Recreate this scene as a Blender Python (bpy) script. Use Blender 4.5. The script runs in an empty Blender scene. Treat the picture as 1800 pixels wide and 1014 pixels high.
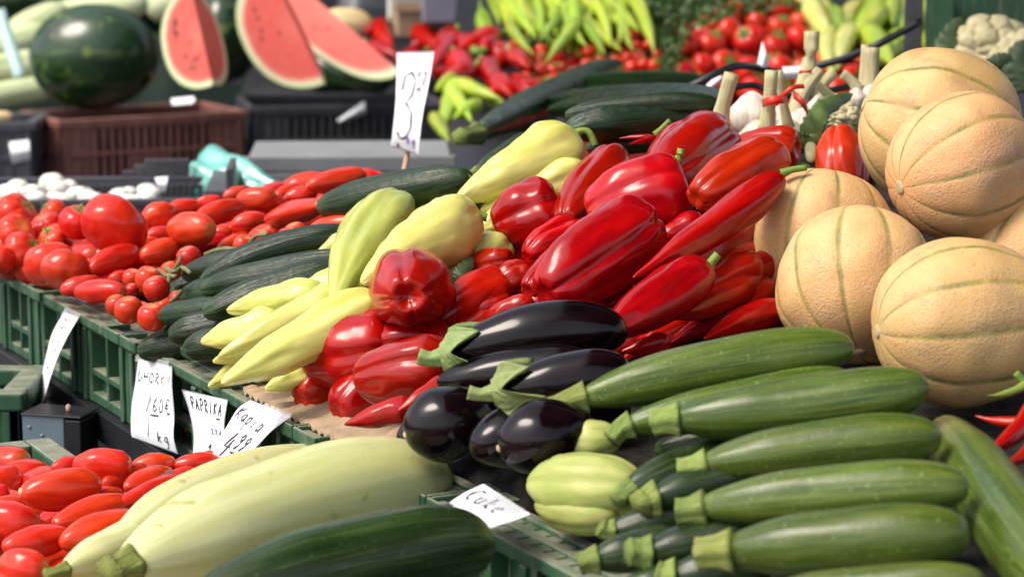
import bpy, bmesh, math, random
from mathutils import Vector, Matrix, noise
R = math.radians
rnd = random.Random(7)
scene = bpy.context.scene
COL = scene.collection

# ------------------------------------------------------------------ camera
CAM = Vector((0, 0, 1.45)); PITCH = R(9.93); FPX = 4250.0
FW = Vector((0, math.cos(PITCH), -math.sin(PITCH))); UP = Vector((0, math.sin(PITCH), math.cos(PITCH))); RT = Vector((1, 0, 0))
RIM = 0.91

def ray(px, py): return FW + RT * ((px - 900) / FPX) - UP * ((py - 507) / FPX)
def at_depth(px, py, d): return CAM + ray(px, py) * d
def S(px, py, s): return at_depth(px, py, FPX / s / 100.0)       # s: pixels per centimetre
def at_z(px, py, z):
    r = ray(px, py); return CAM + r * ((z - CAM.z) / r.z)
def depth(p): return (p - CAM).dot(FW)
def hit(px, py, f, lift=0.0):
    r = ray(px, py); t = 0.8; st = 0.02
    while t < 12:
        p = CAM + r * t
        if p.z < f(p.x, p.y) + lift: break
        t += st
    a, b = t - st, t
    for _ in range(20):
        m = (a + b) / 2; p = CAM + r * m
        if p.z < f(p.x, p.y) + lift: b = m
        else: a = m
    return CAM + r * b

# stall frame: the front edge of the crates runs from near right to far left
O_ = at_z(1000, 1000, RIM); F_ = at_z(60, 505, RIM)
ED = (F_ - O_).normalized(); ND = Vector((-ED.y, ED.x, 0)); ND = -ND if ND.x < 0 else ND
def wn(x, y):
    v = Vector((x - O_.x, y - O_.y, 0)); return v.dot(ED), v.dot(ND)
def stall(w, n, z=0.0): return Vector((O_.x, O_.y, 0)) + ED * w + ND * n + Vector((0, 0, z))
def sst(a, b, x):
    t = min(1, max(0, (x - a) / (b - a))); return t * t * (3 - 2 * t)
def slope_h(w, n):
    m = max(n, -0.05)
    hc = 0.37 * min(m, 0.45) + 0.10 * max(0, m - 0.45)
    hr = 0.20 * min(m, 0.8)
    hl = 0.15 * min(m, 0.5)
    a = sst(0.22, 0.46, w); b = sst(0.95, 1.25, w)
    return hr * (1 - a) + (hc * (1 - b) + hl * b) * a
def env(x, y):
    w, n = wn(x, y); return RIM + 0.04 + slope_h(w, n)
def front(x, y): return RIM - 0.06
def bgs(x, y): return CAM.z - 0.514 + 0.18 * (y - 5.8)

# ------------------------------------------------------------------ materials
def nodes_of(name):
    m = bpy.data.materials.new(name); m.use_nodes = True
    nt = m.node_tree; b = nt.nodes['Principled BSDF']; return m, nt, b
def N(nt, t, **k):
    n = nt.nodes.new(t)
    for a, v in k.items():
        if a.startswith('i_'): n.inputs[a[2:].replace('_', ' ')].default_value = v
        else: setattr(n, a, v)
    return n
def L(nt, a, b): nt.links.new(a, b)
def noise_tex(nt, vec, scale, detail=3, rough=0.55):
    n = N(nt, 'ShaderNodeTexNoise'); n.inputs['Scale'].default_value = scale; n.inputs['Detail'].default_value = detail
    n.inputs['Roughness'].default_value = rough; L(nt, vec, n.inputs['Vector']); return n.outputs['Fac']
def ramp(nt, fac, stops):
    r = N(nt, 'ShaderNodeValToRGB'); e = r.color_ramp.elements
    while len(e) < len(stops): e.new(0.5)
    for i, (p, c) in enumerate(stops):
        e[i].position = p; e[i].color = (*c, 1) if len(c) == 3 else c
    L(nt, fac, r.inputs['Fac']); return r.outputs['Color']
def mix(nt, f, a, b, mode='MIX'):
    m = N(nt, 'ShaderNodeMix', data_type='RGBA', blend_type=mode)
    for s, v in ((m.inputs[0], f), (m.inputs[6], a), (m.inputs[7], b)):
        if hasattr(v, 'is_linked'): L(nt, v, s)
        elif isinstance(v, (int, float)): s.default_value = v
        else: s.default_value = (*v, 1)
    return m.outputs[2]
def mathn(nt, op, a, b=None, clamp=False):
    m = N(nt, 'ShaderNodeMath', operation=op, use_clamp=clamp)
    for i, v in enumerate((a, b)):
        if v is None: continue
        if hasattr(v, 'is_linked'): L(nt, v, m.inputs[i])
        else: m.inputs[i].default_value = v
    return m.outputs[0]
def bump(nt, b, h, strength, dist=0.002, normal=None):
    n = N(nt, 'ShaderNodeBump'); n.inputs['Strength'].default_value = strength; n.inputs['Distance'].default_value = dist
    L(nt, h, n.inputs['Height'])
    if normal is not None: L(nt, normal, n.inputs['Normal'])
    L(nt, n.outputs[0], b.inputs['Normal']); return n.outputs[0]
def objcoord(nt): return N(nt, 'ShaderNodeTexCoord').outputs['Object']
def body(nt, sx, sa):          # (t along, cos, sin) stored on the mesh, scaled: streaks along the length
    a = N(nt, 'ShaderNodeAttribute', attribute_name='body'); m = N(nt, 'ShaderNodeMapping')
    m.inputs['Scale'].default_value = (sx, sa, sa); L(nt, a.outputs['Vector'], m.inputs['Vector'])
    o = N(nt, 'ShaderNodeObjectInfo'); add = N(nt, 'ShaderNodeVectorMath', operation='ADD'); sc = N(nt, 'ShaderNodeVectorMath', operation='SCALE')
    cx = N(nt, 'ShaderNodeCombineXYZ')
    for i in range(3): L(nt, o.outputs['Random'], cx.inputs[i])
    sc.inputs['Scale'].default_value = 40; L(nt, cx.outputs[0], sc.inputs[0]); L(nt, m.outputs[0], add.inputs[0]); L(nt, sc.outputs[0], add.inputs[1])
    return add.outputs[0]
def tt(nt):
    a = N(nt, 'ShaderNodeAttribute', attribute_name='body'); s = N(nt, 'ShaderNodeSeparateXYZ'); L(nt, a.outputs['Vector'], s.inputs[0]); return s.outputs[0]
def vary(nt, col, hue=0.012, val=0.25):
    o = N(nt, 'ShaderNodeObjectInfo'); h = N(nt, 'ShaderNodeHueSaturation')
    L(nt, mathn(nt, 'ADD', mathn(nt, 'MULTIPLY', o.outputs['Random'], hue * 2), 0.5 - hue), h.inputs['Hue'])
    L(nt, mathn(nt, 'ADD', mathn(nt, 'MULTIPLY', mathn(nt, 'FRACT', mathn(nt, 'MULTIPLY', o.outputs['Random'], 7.31)), val * 2), 1 - val), h.inputs['Value'])
    L(nt, col, h.inputs['Color']); return h.outputs['Color']
def skin(name, dark, light, rough=0.2, coat=0.3, sx=2, sa=3, tip=None, hue=0.01, val=0.2, bmp=0.05, bscale=60, streak=None, speck=None, stem_end=None, lo=0.35, hi=0.7, spec=0.34):
    m, nt, b = nodes_of(name)
    c = ramp(nt, noise_tex(nt, body(nt, sx, sa), 1.5, 4), [(lo, dark), (hi, light)])
    if streak:
        f = ramp(nt, noise_tex(nt, body(nt, 0.8, streak[1]), 3.0, 3), [(streak[2], (0, 0, 0)), (streak[3], (1, 1, 1))]); c = mix(nt, f, c, streak[0])
    if speck:
        f = ramp(nt, noise_tex(nt, objcoord(nt), speck[1], 2), [(speck[2], (0, 0, 0)), (speck[2] + 0.06, (1, 1, 1))]); c = mix(nt, f, c, speck[0])
    if tip:      # colour at the A end
        f = ramp(nt, tt(nt), [(0.0, (1, 1, 1)), (tip[1], (0, 0, 0))]); c = mix(nt, f, c, tip[0])
    if stem_end:
        f = ramp(nt, tt(nt), [(1 - stem_end[1], (0, 0, 0)), (1.0, (1, 1, 1))]); c = mix(nt, f, c, stem_end[0])
    c = vary(nt, c, hue, val)
    L(nt, c, b.inputs['Base Color'])
    rr = ramp(nt, noise_tex(nt, objcoord(nt), 22, 5, 0.65), [(0.3, (rough * 0.75,) * 3), (0.75, (min(1, rough * 1.9),) * 3)]); b.inputs['Specular IOR Level'].default_value = spec; L(nt, rr, b.inputs['Roughness'])
    b.inputs['Coat Weight'].default_value = coat; b.inputs['Coat Roughness'].default_value = rough * 0.5
    if bmp:
        h = noise_tex(nt, objcoord(nt), bscale, 4)
        if streak: h = mathn(nt, 'ADD', h, mathn(nt, 'MULTIPLY', noise_tex(nt, body(nt, 1.0, streak[1]), 3.0, 3), 1.5))
        bump(nt, b, h, bmp, 0.004)
    return m
MT = {}
MT['red'] = skin('red_pepper_skin', (0.27, 0.004, 0.001), (0.43, 0.009, 0.002), 0.16, 0.04, 2, 1.5, hue=0.005, val=0.22, bmp=0.12, bscale=45)
MT['kapia'] = skin('red_kapia_skin', (0.28, 0.002, 0.001), (0.43, 0.005, 0.002), 0.17, 0.04, 3, 1.5, hue=0.003, val=0.2, bmp=0.16, bscale=70)
MT['tomato'] = skin('tomato_skin', (0.50, 0.014, 0.005), (0.64, 0.040, 0.012), 0.17, 0.05, 1.5, 1.2, hue=0.005, val=0.12, bmp=0.03, bscale=40, stem_end=((0.6, 0.16, 0.05), 0.06))
MT['yellow'] = skin('pale_yellow_pepper_skin', (0.50, 0.52, 0.11), (0.64, 0.60, 0.19), 0.22, 0.12, 2, 1.2, hue=0.012, val=0.14, bmp=0.22, bscale=34, stem_end=((0.42, 0.5, 0.1), 0.15))
MT['ygreen'] = skin('pale_green_pepper_skin', (0.36, 0.44, 0.09), (0.50, 0.53, 0.14), 0.22, 0.12, 2, 1.2, hue=0.01, val=0.08, bmp=0.12, bscale=50)
MT['lime'] = skin('lime_green_pepper_skin', (0.22, 0.34, 0.015), (0.42, 0.50, 0.035), 0.28, 0.2, 2, 1.2, hue=0.02, val=0.25, bmp=0.08, bscale=40)
MT['cuke'] = skin('cucumber_skin', (0.006, 0.018, 0.005), (0.015, 0.034, 0.009), 0.19, 0.0, 2, 2, tip=((0.035, 0.075, 0.03), 0.12), streak=((0.05, 0.06, 0.018), 4.0, 0.60, 0.74), hue=0.02, val=0.25, bmp=0.28, bscale=90)
MT['zuc'] = skin('zucchini_skin', (0.035, 0.068, 0.007), (0.095, 0.135, 0.018), 0.24, 0.05, 2, 2, tip=((0.16, 0.25, 0.08), 0.06), streak=((0.125, 0.165, 0.035), 3.0, 0.5, 0.75), speck=((0.15, 0.20, 0.06), 300, 0.64), hue=0.01, val=0.18, bmp=0.12, bscale=60)
MT['zucd'] = skin('dark_zucchini_skin', (0.008, 0.020, 0.005), (0.022, 0.040, 0.009), 0.24, 0.0, 2, 2, tip=((0.09, 0.15, 0.05), 0.05), streak=((0.07, 0.11, 0.035), 3.5, 0.52, 0.78), speck=((0.06, 0.09, 0.03), 300, 0.66), hue=0.01, val=0.18, bmp=0.12, bscale=60)
MT['egg'] = skin('eggplant_skin', (0.002, 0.001, 0.0015), (0.008, 0.002, 0.003), 0.12, 0.04, 2, 1.5, hue=0.02, val=0.2, bmp=0.05, bscale=18, spec=0.28)
MT['calyx'] = skin('eggplant_calyx_green', (0.17, 0.24, 0.07), (0.30, 0.34, 0.13), 0.55, 0, 3, 4, hue=0.02, val=0.15, bmp=0.4, bscale=90)
MT['stem'] = skin('green_stem', (0.10, 0.19, 0.02), (0.22, 0.31, 0.06), 0.5, 0, 2, 6, hue=0.02, val=0.2, bmp=0.4, bscale=90)
MT['zstem'] = skin('zucchini_stem_green', (0.13, 0.19, 0.03), (0.25, 0.30, 0.07), 0.5, 0, 2, 6, hue=0.02, val=0.15, bmp=0.6, bscale=80, streak=((0.32, 0.36, 0.12), 3, 0.5, 0.7))
MT['marrow'] = skin('white_marrow_skin', (0.50, 0.51, 0.20), (0.62, 0.61, 0.34), 0.30, 0.1, 1.2, 1.6, tip=((0.25, 0.38, 0.07), 0.02), streak=((0.60, 0.56, 0.20), 0.9, 0.56, 0.85), speck=((0.40, 0.36, 0.13), 38, 0.66), hue=0.01, val=0.06, bmp=0.1, bscale=40)
MT['squash'] = skin('pale_squash_skin', (0.27, 0.32, 0.07), (0.42, 0.43, 0.14), 0.4, 0.05, 2, 2, speck=((0.35, 0.36, 0.1), 60, 0.7), hue=0.01, val=0.08, bmp=0.15, bscale=50)
MT['wmelon'] = skin('watermelon_skin', (0.006, 0.022, 0.008), (0.018, 0.05, 0.014), 0.22, 0.25, 3, 3, streak=((0.07, 0.12, 0.02), 2.6, 0.58, 0.70), speck=((0.09, 0.14, 0.02), 22, 0.62), hue=0.01, val=0.1, bmp=0.03, bscale=20)
MT['garlic'] = skin('garlic_skin', (0.60, 0.52, 0.43), (0.74, 0.69, 0.60), 0.5, 0, 1, 4, streak=((0.55, 0.42, 0.38), 3, 0.6, 0.8), hue=0.01, val=0.08, bmp=0.3, bscale=70)
MT['gstem'] = skin('dry_garlic_stalk', (0.46, 0.42, 0.20), (0.62, 0.58, 0.36), 0.6, 0, 2, 5, streak=((0.42, 0.34, 0.16), 3, 0.6, 0.8), hue=0.02, val=0.15, bmp=0.5, bscale=80)
MT['leek'] = skin('pale_leek_skin', (0.48, 0.56, 0.26), (0.66, 0.70, 0.46), 0.45, 0.05, 1, 5, streak=((0.36, 0.48, 0.16), 2.5, 0.55, 0.75), hue=0.01, val=0.1, bmp=0.3, bscale=30)
MT['mush'] = skin('mushroom_skin', (0.70, 0.66, 0.58), (0.82, 0.80, 0.74), 0.6, 0, 2, 2, hue=0.01, val=0.08, bmp=0.1, bscale=40)
MT['beige'] = skin('pale_orange_melon_skin', (0.60, 0.42, 0.20), (0.68, 0.52, 0.30), 0.55, 0, 2, 2, hue=0.01, val=0.05, bmp=0.2, bscale=60)

def melon_mat():
    m, nt, b = nodes_of('cantaloupe_skin')
    oc = objcoord(nt)
    base = ramp(nt, noise_tex(nt, oc, 9, 4), [(0.30, (0.60, 0.45, 0.21)), (0.45, (0.64, 0.37, 0.15)), (0.66, (0.62, 0.29, 0.10))])
    v = N(nt, 'ShaderNodeTexVoronoi', feature='DISTANCE_TO_EDGE'); v.inputs['Scale'].default_value = 240
    mp = N(nt, 'ShaderNodeVectorMath', operation='ADD'); nz = N(nt, 'ShaderNodeTexNoise'); nz.inputs['Scale'].default_value = 60; L(nt, oc, nz.inputs['Vector'])
    sc = N(nt, 'ShaderNodeVectorMath', operation='SCALE'); sc.inputs['Scale'].default_value = 0.012; L(nt, nz.outputs['Color'], sc.inputs[0])
    L(nt, oc, mp.inputs[0]); L(nt, sc.outputs[0], mp.inputs[1]); L(nt, mp.outputs[0], v.inputs['Vector'])
    net = ramp(nt, v.outputs['Distance'], [(0.0, (1, 1, 1)), (0.16, (0, 0, 0))])
    nm_ = ramp(nt, noise_tex(nt, oc, 11, 3), [(0.35, (0.15,) * 3), (0.65, (1, 1, 1))]); net = mathn(nt, 'MULTIPLY', net, nm_)
    c = mix(nt, mathn(nt, 'MULTIPLY', net, 0.45), base, (0.72, 0.55, 0.36))
    pits = ramp(nt, noise_tex(nt, oc, 190, 2), [(0.62, (0, 0, 0)), (0.72, (1, 1, 1))]); c = mix(nt, mathn(nt, 'MULTIPLY', pits, 0.5), c, (0.38, 0.26, 0.13))
    # green / ochre seams stored on the mesh
    a = N(nt, 'ShaderNodeAttribute', attribute_name='seam')
    sc_ = ramp(nt, noise_tex(nt, oc, 14, 2), [(0.38, (0.12, 0.15, 0.04)), (0.62, (0.44, 0.30, 0.05))])
    jag = mathn(nt, 'ADD', a.outputs['Fac'], mathn(nt, 'MULTIPLY', mathn(nt, 'SUBTRACT', noise_tex(nt, oc, 120, 2), 0.5), 0.5))
    c = mix(nt, ramp(nt, jag, [(0.40, (0, 0, 0)), (0.85, (0.9, 0.9, 0.9))]), c, sc_)
    bl = ramp(nt, noise_tex(nt, oc, 24, 3), [(0.56, (0, 0, 0)), (0.72, (1, 1, 1))]); c = mix(nt, mathn(nt, 'MULTIPLY', bl, 0.6), c, (0.42, 0.20, 0.12))
    gr = ramp(nt, noise_tex(nt, oc, 7, 4), [(0.54, (0, 0, 0)), (0.8, (1, 1, 1))]); c = mix(nt, mathn(nt, 'MULTIPLY', gr, 0.5), c, (0.42, 0.36, 0.24))
    L(nt, vary(nt, c, 0.014, 0.10), b.inputs['Base Color']); b.inputs['Roughness'].default_value = 0.55
    h = mathn(nt, 'ADD', net, mathn(nt, 'MULTIPLY', pits, -0.8)); bump(nt, b, mathn(nt, 'ADD', h, mathn(nt, 'MULTIPLY', noise_tex(nt, oc, 30, 4), 2.0)), 0.32, 0.0014)
    return m
MT['cantaloupe'] = melon_mat()
def flesh_mat():
    m, nt, b = nodes_of('watermelon_flesh')
    a = N(nt, 'ShaderNodeAttribute', attribute_name='rad'); oc = objcoord(nt)
    r = mathn(nt, 'ADD', a.outputs['Fac'], mathn(nt, 'MULTIPLY', mathn(nt, 'SUBTRACT', noise_tex(nt, oc, 40, 3), 0.5), 0.05))
    c = ramp(nt, r, [(0.0, (0.72, 0.15, 0.11)), (0.4, (0.68, 0.085, 0.062)), (0.80, (0.66, 0.085, 0.06)), (0.86, (0.72, 0.17, 0.12)), (0.90, (0.74, 0.52, 0.34)), (0.94, (0.72, 0.74, 0.46)), (1.0, (0.30, 0.42, 0.14))])
    f = ramp(nt, noise_tex(nt, oc, 70, 4), [(0.45, (0, 0, 0)), (0.8, (1, 1, 1))]); c = mix(nt, mathn(nt, 'MULTIPLY', f, 0.22), c, (0.78, 0.30, 0.2))
    L(nt, c, b.inputs['Base Color']); b.inputs['Roughness'].default_value = 0.38
    bump(nt, b, noise_tex(nt, oc, 150, 4), 0.25, 0.003); return m
MT['flesh'] = flesh_mat()
def plain(name, c, rough=0.5, var=0.15, scale=25, bmp=0.1, c2=None, metal=0.0, spec=0.5):
    m, nt, b = nodes_of(name); oc = objcoord(nt)
    d = tuple(x * (1 - var) for x in c); l = tuple(min(1, x * (1 + var)) for x in c)
    col = ramp(nt, noise_tex(nt, oc, scale, 5), [(0.3, d), (0.7, c2 or l)])
    L(nt, col, b.inputs['Base Color']); b.inputs['Roughness'].default_value = rough; b.inputs['Metallic'].default_value = metal
    b.inputs['Specular IOR Level'].default_value = spec
    if bmp: bump(nt, b, noise_tex(nt, oc, scale * 4, 4), bmp, 0.003)
    return m
def crate_mat(name, c, dust, amt=0.6):
    m, nt, b = nodes_of(name); oc = objcoord(nt); g = N(nt, 'ShaderNodeNewGeometry'); s = N(nt, 'ShaderNodeSeparateXYZ'); L(nt, g.outputs['Normal'], s.inputs[0])
    base = ramp(nt, noise_tex(nt, oc, 18, 5), [(0.3, tuple(x * 0.75 for x in c)), (0.7, tuple(x * 1.25 for x in c))])
    mp = N(nt, 'ShaderNodeMapping'); mp.inputs['Scale'].default_value = (60, 60, 9); L(nt, oc, mp.inputs['Vector'])
    scr = ramp(nt, noise_tex(nt, mp.outputs[0], 1.5, 4), [(0.52, (0, 0, 0)), (0.72, (1, 1, 1))]); base = mix(nt, mathn(nt, 'MULTIPLY', scr, 0.45), base, dust)
    up = ramp(nt, s.outputs[2], [(0.5, (0, 0, 0)), (0.9, (1, 1, 1))])
    dn = ramp(nt, noise_tex(nt, oc, 35, 5), [(0.3, (0.25,) * 3), (0.65, (1, 1, 1))])
    base = mix(nt, mathn(nt, 'MULTIPLY', mathn(nt, 'MULTIPLY', up, dn), amt), base, dust)
    L(nt, base, b.inputs['Base Color']); b.inputs['Roughness'].default_value = 0.42
    bump(nt, b, noise_tex(nt, oc, 70, 4), 0.12, 0.003); return m
MT['gcrate'] = crate_mat('green_crate_plastic', (0.028, 0.085, 0.042), (0.27, 0.27, 0.20), 0.95)
MT['bcrate'] = crate_mat('black_crate_plastic', (0.050, 0.050, 0.060), (0.10, 0.09, 0.10), 0.5)
MT['rcrate'] = crate_mat('brown_crate_plastic', (0.24, 0.095, 0.075), (0.34, 0.20, 0.17), 0.5)
MT['black'] = plain('black_painted_metal', (0.012, 0.012, 0.015), 0.4, 0.3, 30, 0.1)
MT['cloth'] = plain('dark_grey_cloth', (0.010, 0.010, 0.010), 0.95, 0.5, 60, 0.8, (0.034, 0.030, 0.028), spec=0.2)
MT['grey'] = plain('grey_board', (0.21, 0.215, 0.22), 0.6, 0.12, 12, 0.05)
MT['bluegrey'] = plain('blue_grey_sheet_metal', (0.10, 0.14, 0.17), 0.45, 0.25, 14, 0.1)
MT['paper'] = plain('white_paper', (0.78, 0.78, 0.82), 0.7, 0.03, 20, 0.05)
MT['ink'] = plain('black_ink', (0.02, 0.02, 0.035), 0.5, 0.2, 30, 0)
MT['redink'] = plain('red_ink', (0.55, 0.05, 0.05), 0.5, 0.2, 30, 0)
MT['blueink'] = plain('blue_ink', (0.10, 0.12, 0.35), 0.5, 0.2, 30, 0)
MT['tape'] = plain('red_tape', (0.68, 0.03, 0.015), 0.4, 0.15, 40, 0.2)
MT['wood'] = plain('pale_wood', (0.45, 0.28, 0.18), 0.7, 0.2, 30, 0.2)
MT['card'] = plain('brown_cardboard', (0.30, 0.21, 0.13), 0.85, 0.25, 25, 0.3)
MT['leaf'] = plain('green_leaf', (0.09, 0.17, 0.035), 0.5, 0.4, 30, 0.3, (0.19, 0.28, 0.08))
MT['dleaf'] = plain('dark_green_leaf', (0.045, 0.075, 0.03), 0.5, 0.4, 30, 0.3, (0.07, 0.11, 0.05))
MT['herb'] = plain('herb_leaf', (0.03, 0.085, 0.012), 0.5, 0.5, 40, 0.1, (0.07, 0.15, 0.02))
MT['curd'] = plain('cauliflower_curd', (0.50, 0.43, 0.23), 0.8, 0.12, 60, 0.6, (0.60, 0.54, 0.34))
MT['vine'] = plain('dry_vine_stalk', (0.13, 0.14, 0.05), 0.7, 0.3, 40, 0.2)
MT['seed'] = plain('watermelon_seed', (0.02, 0.012, 0.01), 0.4, 0.2, 40, 0)
MT['bark'] = plain('blossom_scar', (0.42, 0.33, 0.18), 0.8, 0.3, 80, 0.3)
MT['mauve'] = plain('grey_mauve_plastic', (0.22, 0.21, 0.27), 0.5, 0.1, 10, 0.05)
MT['white'] = plain('white_card', (0.66, 0.63, 0.58), 0.7, 0.08, 14, 0.05)
MT['asphalt'] = plain('asphalt', (0.05, 0.05, 0.05), 0.9, 0.3, 40, 0.4)
MT['sky_blocker'] = plain('dark_green_canvas', (0.035, 0.05, 0.04), 0.95, 0.2, 4, 0.1, spec=0.1)
MT['strap'] = plain('pale_teal_strap', (0.36, 0.52, 0.50), 0.5, 0.1, 20, 0.05)
def bag_mat():
    m, nt, b = nodes_of('turquoise_plastic_film'); oc = objcoord(nt)
    L(nt, ramp(nt, noise_tex(nt, oc, 14, 4), [(0.35, (0.03, 0.30, 0.22)), (0.7, (0.13, 0.52, 0.42))]), b.inputs['Base Color'])
    b.inputs['Roughness'].default_value = 0.25; b.inputs['Transmission Weight'].default_value = 0.15; b.inputs['Coat Weight'].default_value = 0.3
    bump(nt, b, noise_tex(nt, oc, 35, 3), 0.5, 0.01); return m
MT['bag'] = bag_mat()
def film_mat():
    m, nt, b = nodes_of('clear_tape_film'); b.inputs['Base Color'].default_value = (0.8, 0.8, 0.8, 1); b.inputs['Roughness'].default_value = 0.15
    b.inputs['Alpha'].default_value = 0.35; bump(nt, b, noise_tex(nt, objcoord(nt), 90, 3), 0.6, 0.004); return m
MT['film'] = film_mat()

# ------------------------------------------------------------------ object helpers
def tag(o, label=None, cat=None, group=None, kind=None):
    for k, v in (('label', label), ('category', cat), ('group', group), ('kind', kind)):
        if v: o[k] = v
    return o
def mesh_obj(name, verts, faces, m, parent=None, loc=None, smooth=True, attrs=None):
    me = bpy.data.meshes.new(name)
    me.from_pydata(verts, [], faces)
    if smooth: me.polygons.foreach_set('use_smooth', [True] * len(me.polygons))
    if attrs:
        for an, (ty, data) in attrs.items():
            a = me.attributes.new(an, ty, 'POINT')
            a.data.foreach_set('vector' if ty == 'FLOAT_VECTOR' else 'value', data)
    me.materials.append(m); me.update()
    o = bpy.data.objects.new(name, me); COL.objects.link(o)
    if loc is not None: o.location = loc
    if parent is not None:
        o.parent = parent
    return o
def empty(name, loc):
    o = bpy.data.objects.new(name, None); COL.objects.link(o); o.location = loc; return o

def lerp_list(lst, t):
    for (a, x), (b, y) in zip(lst, lst[1:]):
        if t <= b:
            u = (t - a) / (b - a) if b > a else 0; u = u * u * (3 - 2 * u); return x + (y - x) * u
    return lst[-1][1]
def loft_data(A, B, r, p=2.2, q=2.2, taper=((0, 1), (1, 1)), lobes=0, ldep=0.0, lph=0.0, lend=0.0, dimA=0.0, dimB=0.0, bend=None, nt=36, nth=36, nz=0.03, nzs=1.5, flat=1.0, seed=0, lpow=2.0, seamw=0.0):
    ax = B - A; Ln = ax.length; d = ax / Ln
    ref = Vector((0, 0, 1)) if abs(d.z) < 0.9 else Vector((1, 0, 0))
    e1 = (ref - d * ref.dot(d)).normalized(); e2 = d.cross(e1)
    mid = (A + B) / 2; bend = bend or Vector((0, 0, 0))
    V, Fc, att, seam = [], [], [], []
    off = Vector((seed * 3.17, seed * 1.31, seed * 2.77))
    for i in range(nt + 1):
        ph = math.pi * i / nt; c = math.cos(ph); s = max(math.sin(ph), 1e-5)
        a = -math.copysign(abs(c) ** (2 / p), c); rho = s ** (2 / q)
        t = (a + 1) / 2; rt = rho * lerp_list(taper, t)
        endk = abs(a) ** 3
        for j in range(nth):
            th = 2 * math.pi * j / nth
            f = 1.0; g = 0
            if lobes:
                sn = abs(math.sin(lobes * th / 2 + lph)); g = (1 - sn) ** lpow
                f = 1 - (ldep + lend * endk) * g
                if seamw: seam.append(max(0.0, 1 - sn / seamw))
            elif seamw: seam.append(0.0)
            aa = a
            k = math.exp(-(rho / 0.42) ** 2)
            if a < 0: aa = a + abs(dimA) * k + lend * 0.25 * g * endk * rho
            else: aa = a - abs(dimB) * k - lend * 0.25 * g * endk * rho
            ca, sa = math.cos(th), math.sin(th)
            loc = Vector((t * 2.2, ca * rho, sa * rho)) * nzs + off
            rr = r * rt * f * (1 + nz * 2 * noise.noise(loc) + nz * 0.7 * noise.noise(loc * 2.6))
            pos = mid + d * (aa * Ln / 2) + bend * (1 - a * a) + e1 * (ca * rr * flat) + e2 * (sa * rr)
            V.append(pos - mid); att += [t, ca, sa]
            if False: pass
    for i in range(nt):
        for j in range(nth):
            j2 = (j + 1) % nth
            Fc.append((i * nth + j, i * nth + j2, (i + 1) * nth + j2, (i + 1) * nth + j))
    return mid, V, Fc, att, seam
def loft(name, A, B, r, mat, parent=None, **k):
    mid, V, Fc, att, seam = loft_data(A, B, r, **k)
    at_ = {'body': ('FLOAT_VECTOR', att)}
    if k.get('seamw'): at_['seam'] = ('FLOAT', seam)
    base = parent.location if parent is not None else Vector((0, 0, 0))
    return mesh_obj(name, V, Fc, MT[mat], parent, mid - base, True, at_)
def tube(name, pts, rad, mat, parent=None, nth=10, square=0.0, sub=3):
    """tube along a polyline; rad: list of radii"""
    # smooth resample
    P, Rr = [], []
    n = len(pts)
    for i in range(n - 1):
        p0 = pts[max(i - 1, 0)]; p1 = pts[i]; p2 = pts[i + 1]; p3 = pts[min(i + 2, n - 1)]
        for s in range(sub):
            t = s / sub
            P.append(0.5 * ((2 * p1) + (p2 - p0) * t + (2 * p0 - 5 * p1 + 4 * p2 - p3) * t * t + (3 * p1 - p0 - 3 * p2 + p3) * t ** 3)); Rr.append(rad[i] + (rad[i + 1] - rad[i]) * t)
    P.append(pts[-1]); Rr.append(rad[-1])
    V, Fc, att = [], [], []; mid = P[len(P) // 2]; base = parent.location if parent is not None else Vector((0, 0, 0))
    m = len(P)
    for i, p in enumerate(P):
        d = (P[min(i + 1, m - 1)] - P[max(i - 1, 0)]).normalized(); ref = Vector((0, 0, 1)) if abs(d.z) < 0.95 else Vector((1, 0, 0))
        e1 = (ref - d * ref.dot(d)).normalized(); e2 = d.cross(e1)
        for j in range(nth):
            th = 2 * math.pi * j / nth; f = 1 + square * math.cos(5 * th)
            V.append(p + (e1 * math.cos(th) + e2 * math.sin(th)) * Rr[i] * f - mid); att += [i / (m - 1), math.cos(th), math.sin(th)]
    for i in range(m - 1):
        for j in range(nth):
            j2 = (j + 1) % nth; Fc.append((i * nth + j, i * nth + j2, (i + 1) * nth + j2, (i + 1) * nth + j))
    Fc.append(tuple(range(nth))[::-1]); Fc.append(tuple((m - 1) * nth + j for j in range(nth)))
    return mesh_obj(name, V, Fc, MT[mat], parent, mid - base, True, {'body': ('FLOAT_VECTOR', att)})

class BX:
    """collects oriented boxes into one mesh"""
    def __init__(s): s.V, s.F = [], []
    def box(s, o, a, b, c):
        n = len(s.V)
        for k in (0, 1):
            for j in (0, 1):
                for i in (0, 1): s.V.append(o + a * i + b * j + c * k)
        for f in ((0, 2, 3, 1), (4, 5, 7, 6), (0, 1, 5, 4), (2, 6, 7, 3), (0, 4, 6, 2), (1, 3, 7, 5)): s.F.append(tuple(n + q for q in f))
    def build(s, name, mat, parent=None, loc=None, bevel=0.0015):
        base = parent.location if parent is not None else (loc or Vector((0, 0, 0)))
        o = mesh_obj(name, [v - base for v in s.V], s.F, MT[mat], parent, Vector((0, 0, 0)) if parent is not None else base, False)
        bm = bmesh.new(); bm.from_mesh(o.data); bmesh.ops.recalc_face_normals(bm, faces=bm.faces); bm.to_mesh(o.data); bm.free()
        if bevel:
            m = o.modifiers.new('edge', 'BEVEL'); m.width = bevel; m.segments = 2; m.limit_method = 'ANGLE'
        return o

# ------------------------------------------------------------------ the setting
g = bpy.data.meshes.new('ground'); g.from_pydata([(-400, -400, 0), (400, -400, 0), (400, 400, 0), (-400, 400, 0)], [], [(0, 1, 2, 3)]); g.materials.append(MT['asphalt'])
go = bpy.data.objects.new('ground', g); COL.objects.link(go); go['kind'] = 'structure'

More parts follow.
